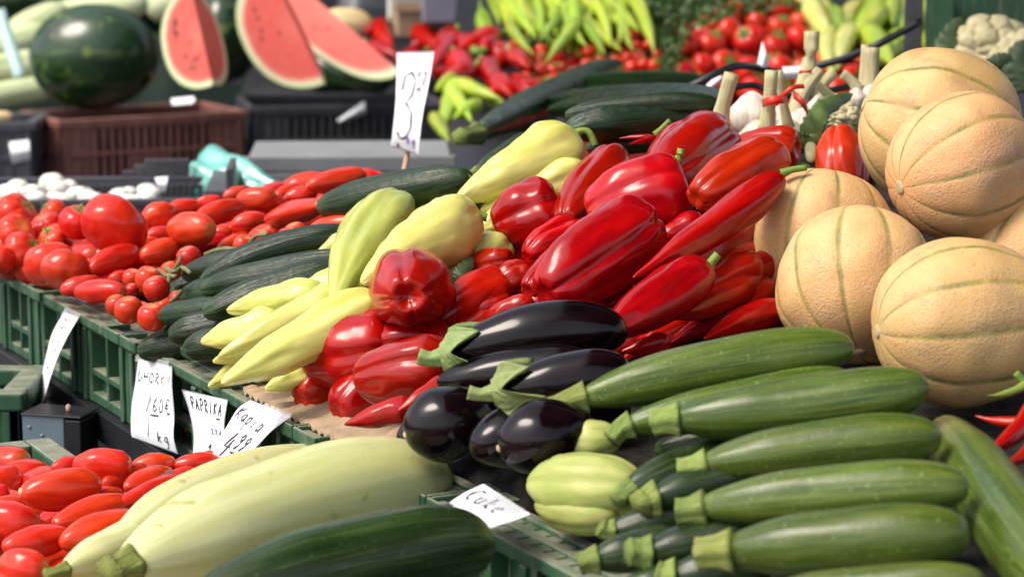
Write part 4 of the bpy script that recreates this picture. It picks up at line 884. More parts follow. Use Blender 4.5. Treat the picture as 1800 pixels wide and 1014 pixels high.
def paper(name, rows, texts, label, group, cat='price tag', tape=None, root=None, wiggle=0.0):
    """rows: list of (left point, right point) from top to bottom in space; texts: (string, u, v, cell width, cell height, ink, slant)"""
    n = len(rows) - 1
    def cr(a, b, c, d, t): return 0.5 * ((2 * b) + (c - a) * t + (2 * a - 5 * b + 4 * c - d) * t * t + (3 * b - a - 3 * c + d) * t ** 3)
    def f(u, v):
        x = min(max(v, 0), 1) * n; i = min(int(x), n - 1); t = x - i
        g = lambda s: cr(rows[max(i - 1, 0)][s], rows[i][s], rows[i + 1][s], rows[min(i + 2, n)][s], t)
        a, b = g(0), g(1); p = a + (b - a) * u
        if wiggle: p = p + (CAM - p).normalized() * (wiggle * math.sin(u * 3.1) + 0.4 * wiggle * math.sin(v * 7 + u * 4))
        return p
    def nrm(u, v):
        e = 0.01; d1 = f(u + e, v) - f(u - e, v); d2 = f(u, v + e) - f(u, v - e); q = d1.cross(d2).normalized()
        return q if q.dot(CAM - f(u, v)) > 0 else -q
    o0 = f(0.5, 0.5); base = root.location if root else o0
    us, vs = rng(0, 1, 11), rng(0, 1, 21); V, Fc = [], []
    for k in (0, 1):
        for v in vs:
            for u in us: V.append(f(u, v) - nrm(u, v) * 0.0004 * k - base)
    nu, m = len(us), len(us) * len(vs)
    for j in range(len(vs) - 1):
        for i in range(nu - 1):
            q = (j * nu + i, j * nu + i + 1, (j + 1) * nu + i + 1, (j + 1) * nu + i); Fc.append(q); Fc.append(tuple(m + t for t in q[::-1]))
    for i in range(nu - 1):
        for j in (0, (len(vs) - 1) * nu): Fc.append((j + i, j + i + 1, m + j + i + 1, m + j + i))
    for j in range(len(vs) - 1):
        for i in (0, nu - 1): Fc.append((j * nu + i, (j + 1) * nu + i, m + (j + 1) * nu + i, m + j * nu + i))
    o = mesh_obj(name if root is None else 'card', V, Fc, MT['paper'], root, Vector((0, 0, 0)) if root else base, True)
    if root is None: tag(o, label, cat, group)
    pb = Vector((0, 0, 0)) if root is None else Vector((0, 0, 0))
    W = (f(1, 0.5) - f(0, 0.5)).length; H = sum((f(0.5, (k + 1) / 10) - f(0.5, k / 10)).length for k in range(10))
    inks = {}
    for (txt, u0, v0, cw, ch, ink, sl, wd) in texts:
        V, Fc = inks.setdefault((ink, txt, u0, v0), ([], []))
        for ci, chh in enumerate(txt):
            for st in GL[chh]:
                pts = []
                for (x, y), (x2, y2) in zip(st, st[1:]):
                    for q in range(4): pts.append((x + (x2 - x) * q / 4, y + (y2 - y) * q / 4))
                pts.append(st[-1])
                q2 = [(u0 + (ci + x * 0.85 + sl * y) * cw + 0.004 * math.sin(9 * y + ci), v0 - y * ch) for x, y in pts]
                L3 = [f(a, b) + nrm(a, b) * 0.0006 for a, b in q2]; nn = [nrm(a, b) for a, b in q2]; n0 = len(V)
                for k in range(len(L3)):
                    d = (L3[min(k + 1, len(L3) - 1)] - L3[max(k - 1, 0)]).normalized(); w = d.cross(nn[k]).normalized() * wd * (0.75 + 0.25 * math.sin(k * 0.9 + ci))
                    V.append(L3[k] + w - base); V.append(L3[k] - w - base)
                    if k: Fc.append((n0 + 2 * k - 2, n0 + 2 * k - 1, n0 + 2 * k + 1, n0 + 2 * k))
    for (ink, *_), (V, Fc) in inks.items():
        mesh_obj('handwriting', V, Fc, MT[ink], o, (o.location * 0), True)
    if tape:
        a, b, c, d = tape; V = []; Fc = []; m = 9
        for j in range(m):
            for i in range(m):
                u = a + (b - a) * i / (m - 1); v = c + (d - c) * j / (m - 1); vv = min(max(v, 0), 1)
                V.append(f(u, vv) + nrm(u, max(0.01, vv)) * (0.0015 + 0.0012 * noise.noise(Vector((i, j, 2)))) + (f(u, 0) - f(u, 0.08)).normalized() * max(0, -v) * H - base)
        for j in range(m - 1):
            for i in range(m - 1): Fc.append((j * m + i, j * m + i + 1, (j + 1) * m + i + 1, (j + 1) * m + i))
        mesh_obj('clear_tape', V, Fc, MT['film'], o, o.location * 0, True)
    return o
def rows_at(lst): return [(at_plane(a, b, n), at_plane(c, d, n2)) for a, b, c, d, n, n2 in lst]
GT = 'handwritten price papers hanging on the crates'
I, BI, RI = 'ink', 'blueink', 'redink'
paper('price_paper', rows_at([(113, 548, 138, 558, -0.008, -0.008), (92, 585, 117, 594, -0.022, -0.030), (80, 630, 98, 636, -0.026, -0.04), (70, 680, 82, 685, -0.026, -0.04), (62, 737, 68, 740, -0.02, -0.028)]),
      [('~', 0.2, 0.13, 0.6, 0.08, BI, 0, 0.0011), ('~', 0.2, 0.2, 0.6, 0.06, BI, 0, 0.001), ('1', 0.15, 0.40, 0.3, 0.10, BI, 0, 0.0009), ('2', 0.5, 0.40, 0.3, 0.10, BI, 0, 0.0009), ('-', 0.3, 0.60, 0.4, 0.06, I, 0, 0.0009), ('k', 0.3, 0.92, 0.35, 0.08, I, 0, 0.0009)],
      'narrow curled strip of white paper with a small blue scribble, hanging from the crate rim', GT, tape=(0.0, 1.1, -0.03, 0.08))
paper('price_paper', rows_at([(243, 630, 302, 643, -0.008, -0.008), (238, 670, 302, 680, -0.014, -0.014), (231, 715, 306, 730, -0.02, -0.018), (230, 755, 305, 768, -0.022, -0.016), (232, 768, 312, 798, -0.02, -0.012)]),
      [('UHOR', 0.06, 0.24, 0.16, 0.10, I, 0.1, 0.0010), ('KY', 0.70, 0.25, 0.14, 0.10, RI, 0.1, 0.0008), ('1', 0.32, 0.80, 0.26, 0.46, I, 0.12, 0.0008), ('60E', 0.50, 0.50, 0.15, 0.13, I, 0.1, 0.0010), ('-', 0.45, 0.58, 0.28, 0.08, I, 0, 0.0010), ('kg', 0.62, 0.86, 0.15, 0.15, I, 0.0, 0.0010)],
      'tall white paper reading uhorky and a price, taped under the cucumbers', GT, tape=(-0.05, 0.95, -0.05, 0.05))
paper('price_paper', rows_at([(319, 684, 400, 702, -0.012, -0.008), (332, 722, 394, 740, -0.012, -0.014), (340, 765, 394, 772, -0.016, -0.016), (339, 800, 390, 806, -0.018, -0.012)]),
      [('PAPRIKA', 0.14, 0.28, 0.115, 0.17, I, 0.05, 0.0012), ('-', 0.78, 0.38, 0.16, 0.1, I, 0, 0.0009), ('XXA', 0.60, 0.62, 0.12, 0.12, BI, 0, 0.0008), ('1', 0.52, 0.90, 0.14, 0.14, I, 0.1, 0.0009), ('9', 0.68, 0.88, 0.14, 0.11, I, 0, 0.0009)],
      'white paper reading paprika, bent and half covered by the one next to it', GT)
paper('price_paper', rows_at([(440, 703, 512, 731, -0.008, -0.006), (418, 718, 478, 756, -0.022, -0.022), (398, 750, 450, 785, -0.032, -0.034), (372, 790, 425, 806, -0.036, -0.040), (350, 812, 405, 832, -0.034, -0.04)]),
      [('Kapia', 0.05, 0.36, 0.155, 0.17, I, 0.15, 0.0010), ('4', 0.25, 0.74, 0.26, 0.26, I, 0.1, 0.0010), ('99', 0.52, 0.66, 0.16, 0.22, I, 0.1, 0.0010), ('-', 0.52, 0.74, 0.35, 0.06, I, 0, 0.0011)],
      'curling white paper reading kapia and a price, foremost of the three', GT, tape=(0.35, 1.0, -0.02, 0.22))
paper('price_paper', [(at_plane(850, 850, 0.004) , at_plane(932, 903, -0.002)), (at_plane(812, 868, -0.03), at_plane(900, 915, -0.035)), (at_plane(766, 900, -0.055), at_plane(842, 933, -0.06))],
      [('Cuke', 0.08, 0.55, 0.17, 0.34, I, 0.1, 0.0012), ('2,2', 0.40, 0.98, 0.17, 0.2, I, 0, 0.0011), ('~', 0.0, 0.80, 0.15, 0.1, I, 0, 0.0010)],
      'creased white card jutting from the rim below the eggplants', GT, tape=(0.3, 0.9, 0.02, 0.5))
# price sign on a stick
d_ = 12.2
ps = empty('price_sign', at_depth(706, 335, FPX / d_ / 100))
rows = [(S(697, 92, d_ - .1), S(763, 90, d_ + .02)), (S(697, 135, d_ - .08), S(755, 142, d_ + .04)), (S(695, 185, d_ - .04), S(744, 195, d_ + .06)), (S(690, 235, d_ - .04), S(738, 240, d_ + .06)), (S(687, 257, d_ - .1), S(735, 273, d_ + .02))]
paper('card', rows, [('3', 0.10, 0.80, 0.75, 0.60, I, 0.05, 0.0018), ('10', 0.62, 0.30, 0.16, 0.12, I, 0.1, 0.0010), ('E', 0.66, 0.36, 0.22, 0.05, I, 0, 0.0008), ('-', 0.62, 0.37, 0.30, 0.06, I, 0, 0.0009), ('kg', 0.55, 0.86, 0.17, 0.09, BI, 0, 0.0010), ('k', 0.2, 0.95, 0.2, 0.08, I, 0.1, 0.0012)], None, None, root=ps, wiggle=0.002)
tube('stick', [S(728, 150, d_ - .09), S(718, 255, d_ - .09), S(709, 310, d_), S(698, 372, d_)], [0.004] * 4, 'wood', ps, 10)
tag(ps, 'white price card reading three on a wooden stick, standing among the vegetables', 'price sign')
# small tags
def flat_tag(pts, s, label, group, texts=(), name='paper_tag'):
    a, b, c, d = pts; m = lambda p, q: ((p[0] + q[0]) / 2, (p[1] + q[1]) / 2)
    paper(name, [(S(*a, s), S(*b, s)), (S(*m(a, d), s + .02), S(*m(b, c), s + .02)), (S(*d, s), S(*c, s))], texts, label, group, 'paper tag')
flat_tag(((-14, 818), (21, 815), (27, 852), (-10, 856)), 14.63, 'small white label with two capital letters on the dark green crate', 'small paper labels on crates', [('HL', 0.55, 0.75, 0.16, 0.32, I, 0, 0.0008)], 'crate_label')

# ------------------------------------------------------------------ fruit stand in the back left
ZX = Vector((0, 0, 1))
def ang(d): return Vector((math.cos(R(d)), math.sin(R(d)), 0)), Vector((-math.sin(R(d)), math.cos(R(d)), 0))
def far_crate(px, py, s, deg, lx, ly, h, mat, label, **k):
    p = S(px, py, s); u, v = ang(deg); return crate(p - ZX * h, u, v, lx, ly, h, mat, label, 'plastic fruit crates on the back table', **k), p
GSol = [(2, 0), (3, 0)]
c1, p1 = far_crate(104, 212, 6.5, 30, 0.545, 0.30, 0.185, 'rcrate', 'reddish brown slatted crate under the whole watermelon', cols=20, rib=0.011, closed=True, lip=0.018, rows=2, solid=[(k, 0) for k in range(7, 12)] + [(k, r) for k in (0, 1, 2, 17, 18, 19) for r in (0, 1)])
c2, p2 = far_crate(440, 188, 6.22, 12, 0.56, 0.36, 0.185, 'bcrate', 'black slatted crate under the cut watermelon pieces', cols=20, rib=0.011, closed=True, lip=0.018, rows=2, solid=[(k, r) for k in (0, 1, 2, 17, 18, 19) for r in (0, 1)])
c3, p3 = far_crate(-150, 216, 6.6, 2, 0.315, 0.26, 0.185, 'bcrate', 'black crate with a white tag beside the brown one, at the picture edge', cols=8, rows=2, solid=[(k, r) for k in range(8) for r in (0, 1)])
flat_tag(((16, 250), (50, 246), (53, 280), (22, 288)), 6.66, 'blank white tag on the black crate at the picture edge', 'small paper labels on crates')
flat_tag(((592, 212), (640, 178), (644, 200), (600, 216)), 6.2, 'torn piece of white paper stuck in the black slatted crate', 'small paper labels on crates', name='paper_scrap')
zt = p1.z - 0.187
trestle('back_table', Vector((-1.85, 6.2, 0)), Vector((1, 0, 0)), Vector((0, 1, 0)), 1.75, 1.5, zt, 'black', 'dark table carrying the melon crates at the back')
# watermelons
o = loft('watermelon', S(60, 108, 6.25), S(272, 92, 6.35), 92 / 630, 'wmelon', p=2.1, q=2.05, nt=40, nth=48, nz=0.01, nzs=0.7); tag(o, 'whole dark green watermelon lying on the brown crate', 'watermelon', 'watermelons on the crates')
o = loft('watermelon', S(345, 62, 5.9), S(455, 58, 5.9), 88 / 590, 'wmelon', p=2.1, q=2.05, nt=40, nth=48, nz=0.01, nzs=0.7, seed=3); tag(o, 'dark watermelon half hidden behind the cut pieces', 'watermelon', 'watermelons on the crates')
def wedge(T, Bt, f1, f2, rad, label, seeds, sd):
    """piece of watermelon: straight core edge T-Bt, two cut faces towards f1 and f2, rind between"""
    root = empty('watermelon_piece', (T + Bt) / 2); base = root.location; nt, nr = 26, 12
    ax = (Bt - T).normalized(); f1 = (f1 - ax * f1.dot(ax)).normalized(); f2 = (f2 - ax * f2.dot(ax)).normalized()
    prof = lambda t: rad * math.sqrt(max(0.0, 1 - abs(2 * t - 1) ** 2.3))
    tv = [0.5 - 0.5 * math.cos(math.pi * i / nt) for i in range(nt + 1)]
    V, Fc, radv = [], [], []
    for f in (f1, f2):
        n0 = len(V)
        for t in tv:
            for j in range(nr + 1):
                k = j / nr; e = max(k, abs(2 * t - 1) ** 4); V.append(T + (Bt - T) * t + f * prof(t) * k - base); radv.append(min(1.0, math.sqrt((k * k) * (1 - (2 * t - 1) ** 2) + (2 * t - 1) ** 2) if True else e))
        for i in range(nt):
            for j in range(nr):
                q = (n0 + i * (nr + 1) + j, n0 + i * (nr + 1) + j + 1, n0 + (i + 1) * (nr + 1) + j + 1, n0 + (i + 1) * (nr + 1) + j); Fc.append(q)
    mesh_obj('flesh', V, Fc, MT['flesh'], root, Vector((0, 0, 0)), False, {'rad': ('FLOAT', radv)})
    a2 = math.acos(max(-1, min(1, f1.dot(f2)))); w = (f2 - f1 * f2.dot(f1)).normalized(); V, Fc, att = [], [], []; na = 18
    for t in tv:
        for j in range(na + 1):
            th = a2 * j / na; d = f1 * math.cos(th) + w * math.sin(th); V.append(T + (Bt - T) * t + d * prof(t) * 1.002 - base); att += [t, math.cos(th * 2), math.sin(th * 2)]
    for i in range(nt):
        for j in range(na): Fc.append((i * (na + 1) + j, i * (na + 1) + j + 1, (i + 1) * (na + 1) + j + 1, (i + 1) * (na + 1) + j))
    mesh_obj('rind', V, Fc, MT['wmelon'], root, Vector((0, 0, 0)), True, {'body': ('FLOAT_VECTOR', att)})
    rr = random.Random(sd); V, Fc = [], []
    n1 = ax.cross(f1).normalized(); n1 = n1 if n1.dot(CAM - base) > 0 else -n1
    for _ in range(seeds):
        t = rr.choice([rr.gauss(0.32, 0.05), rr.gauss(0.72, 0.04), rr.uniform(0.3, 0.8)]); k = rr.gauss(0.62, 0.05) if t < 0.5 else rr.gauss(0.3, 0.09); c = T + (Bt - T) * t + f1 * prof(t) * k - base
        d = (ax + f1 * rr.uniform(-.4, .4)).normalized(); e = d.cross(n1); n0 = len(V)
        for q in (d * 0.008, e * 0.0045, -d * 0.007, -e * 0.0045, n1 * 0.003): V.append(c + q)
        for q in ((0, 1, 4), (1, 2, 4), (2, 3, 4), (3, 0, 4)): Fc.append(tuple(n0 + x for x in q))
    if seeds: mesh_obj('seeds', V, Fc, MT['seed'], root, Vector((0, 0, 0)), False)
    tag(root, label, 'watermelon', 'cut watermelon pieces on the crates'); return root
s1 = 6.6
T1 = S(333, -30, s1 + .1); B1 = S(374, 150, s1 + .15)
wedge(T1, B1, (S(262, 80, s1) - (T1 + B1) / 2), (S(412, 75, s1 - .10) - (T1 + B1) / 2), 98 / s1 / 100, 'tall upright watermelon piece showing two cut faces, beside the whole melon', 30, 1)
T2 = S(470, -60, 6.45); B2 = S(570, 148, 6.5)
wedge(T2, B2, (S(412, 80, 6.5) - (T2 + B2) / 2), (S(566, 40, 5.7) - (T2 + B2) / 2), 100 / 650, 'watermelon piece in the middle with its broad red face tilted up', 5, 2)
T3 = S(470, -75, 6.15); B3 = S(705, 128, 6.3)
wedge(T3, B3, (S(540, 110, 6.27) - (T3 + B3) / 2), (S(600, 60, 5.8) - (T3 + B3) / 2), 76 / 620, 'long watermelon slice sloping down to the price card', 3, 3)
tag(loft('watermelon', S(495, 115, 5.75), S(690, 140, 5.85), 42 / 580, 'wmelon', nt=30, nth=36, seed=5), 'dark watermelon in the shade underneath the long slice', 'watermelon', 'watermelons on the crates')
pf = empty('paper_scrap', S(320, 176, 6.75))
paper('card', [(S(300, 174, 6.75), S(340, 170, 6.75)), (S(302, 180, 6.78), S(342, 176, 6.78)), (S(303, 185, 6.8), S(338, 182, 6.8))], (), None, None, root=pf); tag(pf, 'white paper scrap lying under the tall watermelon piece', 'paper scrap')
# leeks and pale greens behind the watermelon
for i, (A, B, r, m, lb) in enumerate((((-60, 178, 6.0), (110, 150, 5.9), 24, 'leek', 'thick pale leek stalk lying lowest beside the watermelon'), ((-60, 132, 5.9), (110, 110, 5.8), 30, 'leek', 'thick pale leek stalk in the middle beside the watermelon'), ((-40, 100, 5.6), (90, 60, 5.5), 32, 'leek', 'pale leek stalk behind the teal strap'),
     ((20, 70, 5.3), (120, 25, 5.2), 36, 'leek', 'blunt pale end of a leek above the others'), ((60, 40, 5.0), (260, 5, 5.0), 30, 'leek', 'pale leek stalk behind the whole watermelon'))):
    o = loft('leek', S(*A), S(*B), r / A[2] / 100, m, p=3.5, q=2.5, nt=30, nth=36, lobes=6, ldep=0.03, seed=i); tag(o, lb, 'leek', 'pale leek stalks at the back')
o = loft('watermelon', S(-60, 5, 4.7), S(65, 0, 4.7), 30 / 470, 'wmelon', nt=24, nth=30, seed=9); tag(o, 'dark green melon in the top corner above the leeks', 'watermelon', 'watermelons on the crates')
o = sheet('strap', lambda u, v: at_depth(-14 + 38 * u + v * 22, 20 + 116 * u - 6 * v, FPX / 620 - 0.10 * u), rng(0, 1, 8), rng(0, 1, 3), 'strap', 0.002); tag(o, 'pale teal packing strap hanging over the leeks', 'strap')
tag(loft('garlic', S(565, 40, 5.4), S(655, 48, 5.4), 30 / 540, 'beige', nt=24, nth=30), 'round pale orange melon behind the long watermelon slice', 'melon').name = 'pale_melon'
tag(loft('onion', S(-20, 205, 6.9), S(22, 205, 6.9), 10 / 690, 'beige', nt=18, nth=20), 'orange brown onion in the crate at the picture edge', 'onion')
tag(loft('watermelon', S(255, 10, 4.6), S(330, 10, 4.6), 30 / 460, 'leek', nt=18, nth=20), 'pale round vegetable behind the tall watermelon piece', 'vegetable').name = 'cabbage'

# mushroom crate behind the tomatoes
um, vm = ang(4)
pm = S(-60, 352, 10.3)
cm_ = crate(pm - ZX * 0.075, um, vm, 0.405, 0.30, 0.075, 'bcrate', 'low black slatted crate full of white mushrooms behind the big tomatoes', 'plastic fruit crates on the back table', cols=30, rows=1, rim=0.014, lip=0.012)
b = BX(); q = pm + um * 0.27 + vm * 0.30
for x, w, h in ((-0.03, 0.02, 0.010), (-0.01, 0.02, 0.020), (0.01, 0.08, 0.030)): b.box(q + um * x + ZX * 0.0005, um * w, vm * 0.012, ZX * h)
b.box(pm + um * 0.405, um * 0.05, vm * 0.30, ZX * 0.012); b.box(pm + um * 0.442, um * 0.012, vm * 0.16, ZX * 0.05)
b.build('raised_end', 'bcrate', cm_)
flat_tag(((272, 312), (295, 310), (290, 338), (280, 336)), 9.9, 'small white tag on the raised end of the mushroom crate', 'small paper labels on crates')
for i in range(34):
    u_, v_ = rnd.uniform(0.02, 0.30), rnd.uniform(0.02, 0.26); c = pm + um * u_ + vm * v_ + ZX * (rnd.uniform(-0.024, -0.010)); r = rnd.uniform(0.015, 0.022)
    o = loft('mushroom', c - ZX * r * 0.7, c + ZX * r * 0.8, r, 'mush', nt=14, nth=20, taper=((0, 0.55), (0.45, 1), (1, 1)), seed=i); tag(o, 'white button mushroom in the low black crate', 'mushroom', 'white mushrooms in the black crate')
for c, r in (((92, 325, 9.6), 26), ((120, 332, 9.6), 20)):
    a = S(*c); o = loft('mushroom', a - um * r / 1050, a + um * r / 1050, r / 1200, 'mush', nt=14, nth=20, seed=40 + r); tag(o, 'larger pale mushroom lying on top of the others' if r > 22 else 'second large pale mushroom beside the topmost one', 'mushroom', 'white mushrooms in the black crate')
trestle('mushroom_table', pm - um * 0.25 + vm * 0.0 - ZX * pm.z, um, vm, 0.85, 0.4, pm.z - 0.076, 'black', 'black table under the mushroom crate')
# turquoise bag
V, Fc = [], []
pa, pb = S(350, 306, 9.4), S(505, 338, 9.7)
for i in range(41):
    t = i / 40; c = pa + (pb - pa) * t
    for j in range(40):
        th = 2 * math.pi * j / 40; rr_ = 0.060 * (1 - t) ** 0.8 * (1 + 0.22 * math.sin(3 * th + 2 * t) + 0.35 * noise.noise(Vector((math.cos(th) * 1.6, math.sin(th) * 1.6, t * 4)))) + 0.004
        if t < 0.08: rr_ *= 0.75 + t * 3
        V.append(c + (ZX * math.cos(th) * 0.9 + Vector((0.25, 0.97, 0)) * math.sin(th)) * rr_ - pa)
for i in range(40):
    for j in range(40): Fc.append((i * 40 + j, i * 40 + (j + 1) % 40, (i + 1) * 40 + (j + 1) % 40, (i + 1) * 40 + j))
Fc.append(tuple(range(40))[::-1])
o = mesh_obj('plastic_bag', V, Fc, MT['bag'], None, pa, True); tag(o, 'crumpled turquoise plastic bag behind the plum tomatoes', 'bag')
# grey board table
gb = S(425, 304, 9.3); ug, vg = ang(3)
gr = empty('grey_counter', gb)
b = BX(); b.box(gb, ug * 0.405, vg * 0.012, ZX * 0.03); b.box(gb - ZX * 0.12, ug * 0.402, vg * 0.010, ZX * 0.119); b.build('front_panel', 'grey', gr, bevel=0.003)
b = BX(); b.box(gb - ZX * 0.004 + vg * 0.013, ug * 0.40, vg * 0.5, ZX * 0.006); b.build('top', 'grey', gr)
for x in (0.0, 0.36):
    for y in (0.02, 0.46):
        b = BX(); b.box(gb - ZX * (gb.z - 0.001) + ug * x + vg * y, ug * 0.04, vg * 0.04, ZX * (gb.z - 0.008)); b.build('leg', 'black', gr)
p = S(792, 283, 9.25); loft('screw', p - vg * 0.004, p + vg * 0.004, 0.005, 'white', gr, nt=6, nth=12)
tag(gr, 'plain grey board counter behind the cucumbers and the price sign', 'counter')

# ------------------------------------------------------------------ far vegetable counter
def counter_pt(x, y): return Vector((x, y, bgs(x, y) - 0.085))
ct = empty('vegetable_counter', Vector((0.5, 5.6, 0)))
o = sheet('counter_top', counter_pt, rng(-0.16, 2.6, 6), rng(5.0, 8.6, 6), 'black', 0.03, None); loc = o.location.copy(); o.parent = ct; o.location = loc - ct.location
for x in (-0.1, 2.5):
    for y in (5.2, 8.4):
        b = BX(); b.box(Vector((x, y, 0.001)), Vector((0.06, 0, 0)), Vector((0, 0.06, 0)), ZX * (bgs(x, y) - 0.13)); b.build('leg', 'black', ct)
tag(ct, 'dark sloping counter at the back carrying heaps of tomatoes and peppers', 'counter')
def bgr(x, y): return CAM.z - 0.648 + 0.18 * (y - 7.3)
ct2 = empty('pepper_counter', Vector((-0.5, 7.4, 0)))
o = sheet('counter_top', lambda x, y: Vector((x, y, bgr(x, y) - 0.10)), rng(-0.85, -0.17, 5), rng(7.25, 9.2, 5), 'black', 0.03, None); loc = o.location.copy(); o.parent = ct2; o.location = loc - ct2.location
for x in (-0.83, -0.24):
    for y in (7.3, 9.1):
        b = BX(); b.box(Vector((x, y, 0.001)), Vector((0.05, 0, 0)), Vector((0, 0.05, 0)), ZX * (bgr(x, y) - 0.14)); b.build('leg', 'black', ct2)
tag(ct2, 'dark sloping counter behind the watermelons carrying some of the red peppers', 'counter')
PROTO = {}
def copies(kind, label, group, spots, make):
    """spots: (location, rotation euler, scale); one mesh, many objects"""
    if kind not in PROTO:
        o = make(); PROTO[kind] = [o] + list(o.children); first = True
    else: first = False
    for i, (loc, rot, sc) in enumerate(spots):
        if first and i == 0: r = PROTO[kind][0]
        else:
            r = PROTO[kind][0].copy(); COL.objects.link(r)
            for ch in PROTO[kind][1:]:
                c = ch.copy(); COL.objects.link(c); c.parent = r
        r.location = loc; r.rotation_euler = rot; r.scale = sc; tag(r, label, r.get('category') or 'tomato', group)
def mk_tom():
    o = loft('round_tomato', Vector((0, 0, -0.03)), Vector((0, 0, 0.03)), 0.034, 'tomato', nt=20, nth=28, dimB=-0.25, dimA=-0.1, nz=0.02); tag(o, 'x x x x', 'tomato'); leafy_calyx(o, Vector((0, 0, 0.026)), Vector((0, 0, 1)), 0.02); return o
def spots_for(poly, dist, seed, surf, sc0, sc1, layers=(0.0,), tilt=1.0):
    rr = random.Random(seed + 99); out = []
    for k, lf in enumerate(layers):
        for x, y in scatter(poly, dist, seed + k * 13):
            p = hit(x, y, surf, lf + rr.uniform(-0.01, 0.012)); s = rr.uniform(sc0, sc1); out.append((p, (rr.uniform(-tilt, tilt) - 0.5, rr.uniform(-tilt, tilt), rr.uniform(0, 6.28)), (s, s, s * rr.uniform(0.92, 1.05))))
    return out
copies('rt', 'round red tomato in the blurred heap behind the garlic stalks', 'round tomatoes on the far counter', spots_for([(1192, 150), (1192, 95), (1225, 45), (1300, 18), (1390, 12), (1425, 50), (1470, 80), (1530, 120), (1530, 200), (1400, 190), (1300, 165)], 38, 3, bgs, 0.90, 1.18, (0.0, -0.045)), mk_tom)
def mk_cherry():
    o = loft('cherry_tomato', Vector((0, 0, -0.017)), Vector((0, 0, 0.017)), 0.0175, 'tomato', nt=16, nth=20, dimB=-0.2, nz=0.01); tag(o, 'x', 'tomato'); leafy_calyx(o, Vector((0, 0, 0.015)), Vector((0, 0, 1)), 0.011); return o
copies('ct', 'small red cherry tomato in the blurred heap above the lone zucchini', 'cherry tomatoes on the far counter', spots_for([(925, 150), (925, 95), (985, 78), (1075, 62), (1105, 52), (1150, 75), (1165, 100), (1165, 145), (1050, 150)], 20, 5, bgs, 0.9, 1.15, (0.0, -0.022)), mk_cherry)
# hanging light green peppers: each with its own direction
def long_pepper(A, B, r, mat, label, group, lift, seed, bend=(0, 0), name='long_pepper', stem=True, surf=bgs):
    a, b = hit(*A, surf, lift), hit(*B, surf, lift); px = depth(a) / FPX
    o = loft(name, a, b, r * px, mat, p=2.3, q=2.2, taper=((0, 0.25), (0.4, 0.7), (0.85, 1), (1, 0.9)), lobes=3, ldep=0.08, lend=0.06, nz=0.06, nt=28, nth=24, seed=seed, bend=RT * bend[0] * px - UP * bend[1] * px); tag(o, label, 'pepper', group)
    if stem:
        d = (b - a).normalized(); tube('stem', [b - d * 0.004, b + d * 0.018, b + d * 0.035 + UP * 0.012], [r * px * 0.4, r * px * 0.16, r * px * 0.18], 'stem', o, 8)
    return o
rr = random.Random(11); Gl = 'light green long peppers on the far counter'
for i in range(66):
    x = rr.uniform(865, 1105); y = rr.uniform(-20, 78); 
    if y > 92 - (x - 880) * 0.17 and x > 960: y -= 35
    L_ = rr.uniform(60, 105); a_ = R(rr.uniform(48, 82)) if x < 1010 else R(rr.uniform(30, 100)); k = rr.choice((1, 1, 1, -1)) if x > 960 else 1
    long_pepper((x + math.cos(a_) * L_ * 0.5 * k, y + math.sin(a_) * L_ * 0.5), (x - math.cos(a_) * L_ * 0.5 * k, y - math.sin(a_) * L_ * 0.5), rr.uniform(11, 18), 'lime', 'long light green pepper in the blurred heap over the cherry tomatoes', Gl, rr.uniform(0, 0.05), i, (rr.uniform(-10, 10), rr.uniform(-6, 6)))
long_pepper((1150, 95), (1108, -20), 17, 'lime', 'long light green pepper hanging alone beside the dark herbs', 'light green peppers by the herbs', 0.06, 77, (6, 0))
Gy = 'yellow green peppers behind the far tomatoes'
for i in range(34):
    x = rr.uniform(1415, 1640); y = rr.uniform(-15, 95) if x < 1560 else rr.uniform(-15, 50)
    if x < 1450: y = min(y, 55)
    L_ = rr.uniform(60, 100); a_ = R(rr.uniform(20, 150))
    long_pepper((x + math.cos(a_) * L_ * 0.5, y + math.sin(a_) * L_ * 0.5), (x - math.cos(a_) * L_ * 0.5, y - math.sin(a_) * L_ * 0.5), rr.uniform(20, 30), 'yellow' if i % 3 == 0 else 'lime', 'blurred yellow green pepper behind the far tomatoes', Gy, rr.uniform(-0.02, 0.05), 100 + i, (rr.uniform(-12, 12), 0), 'yellow_green_pepper')
Gr = 'red peppers on the far counter behind the price card'
for i, (A, B, r) in enumerate((((790, 100), (720, 45), 26), ((800, 90), (880, 62), 28), ((690, 85), (655, 45), 22), ((700, 100), (650, 80), 18), ((830, 150), (800, 100), 30), ((880, 160), (850, 110), 28), ((900, 130), (940, 170), 24), ((760, 120), (800, 60), 26), ((860, 120), (920, 85), 28), ((790, 60), (835, 90), 24), ((740, 110), (790, 130), 22), ((900, 170), (870, 140), 26), ((930, 120), (900, 95), 22), ((690, 110), (740, 95), 20), ((840, 70), (890, 105), 26), ((770, 150), (830, 120), 24), ((940, 150), (910, 150), 18), ((640, 60), (680, 40), 16), ((720, 80), (770, 75), 22), ((850, 175), (900, 150), 22), ((800, 45), (775, 85), 22), ((880, 55), (850, 90), 20))):
    long_pepper(A, B, r, 'kapia', 'blurred red pepper in the heap behind the price card', Gr, 0.01 + 0.03 * rr.random(), 200 + i, (0, 0), 'red_pepper', surf=bgr if max(A[0], B[0]) < 800 else bgs)
Gg = 'yellow green peppers beside the black crate'
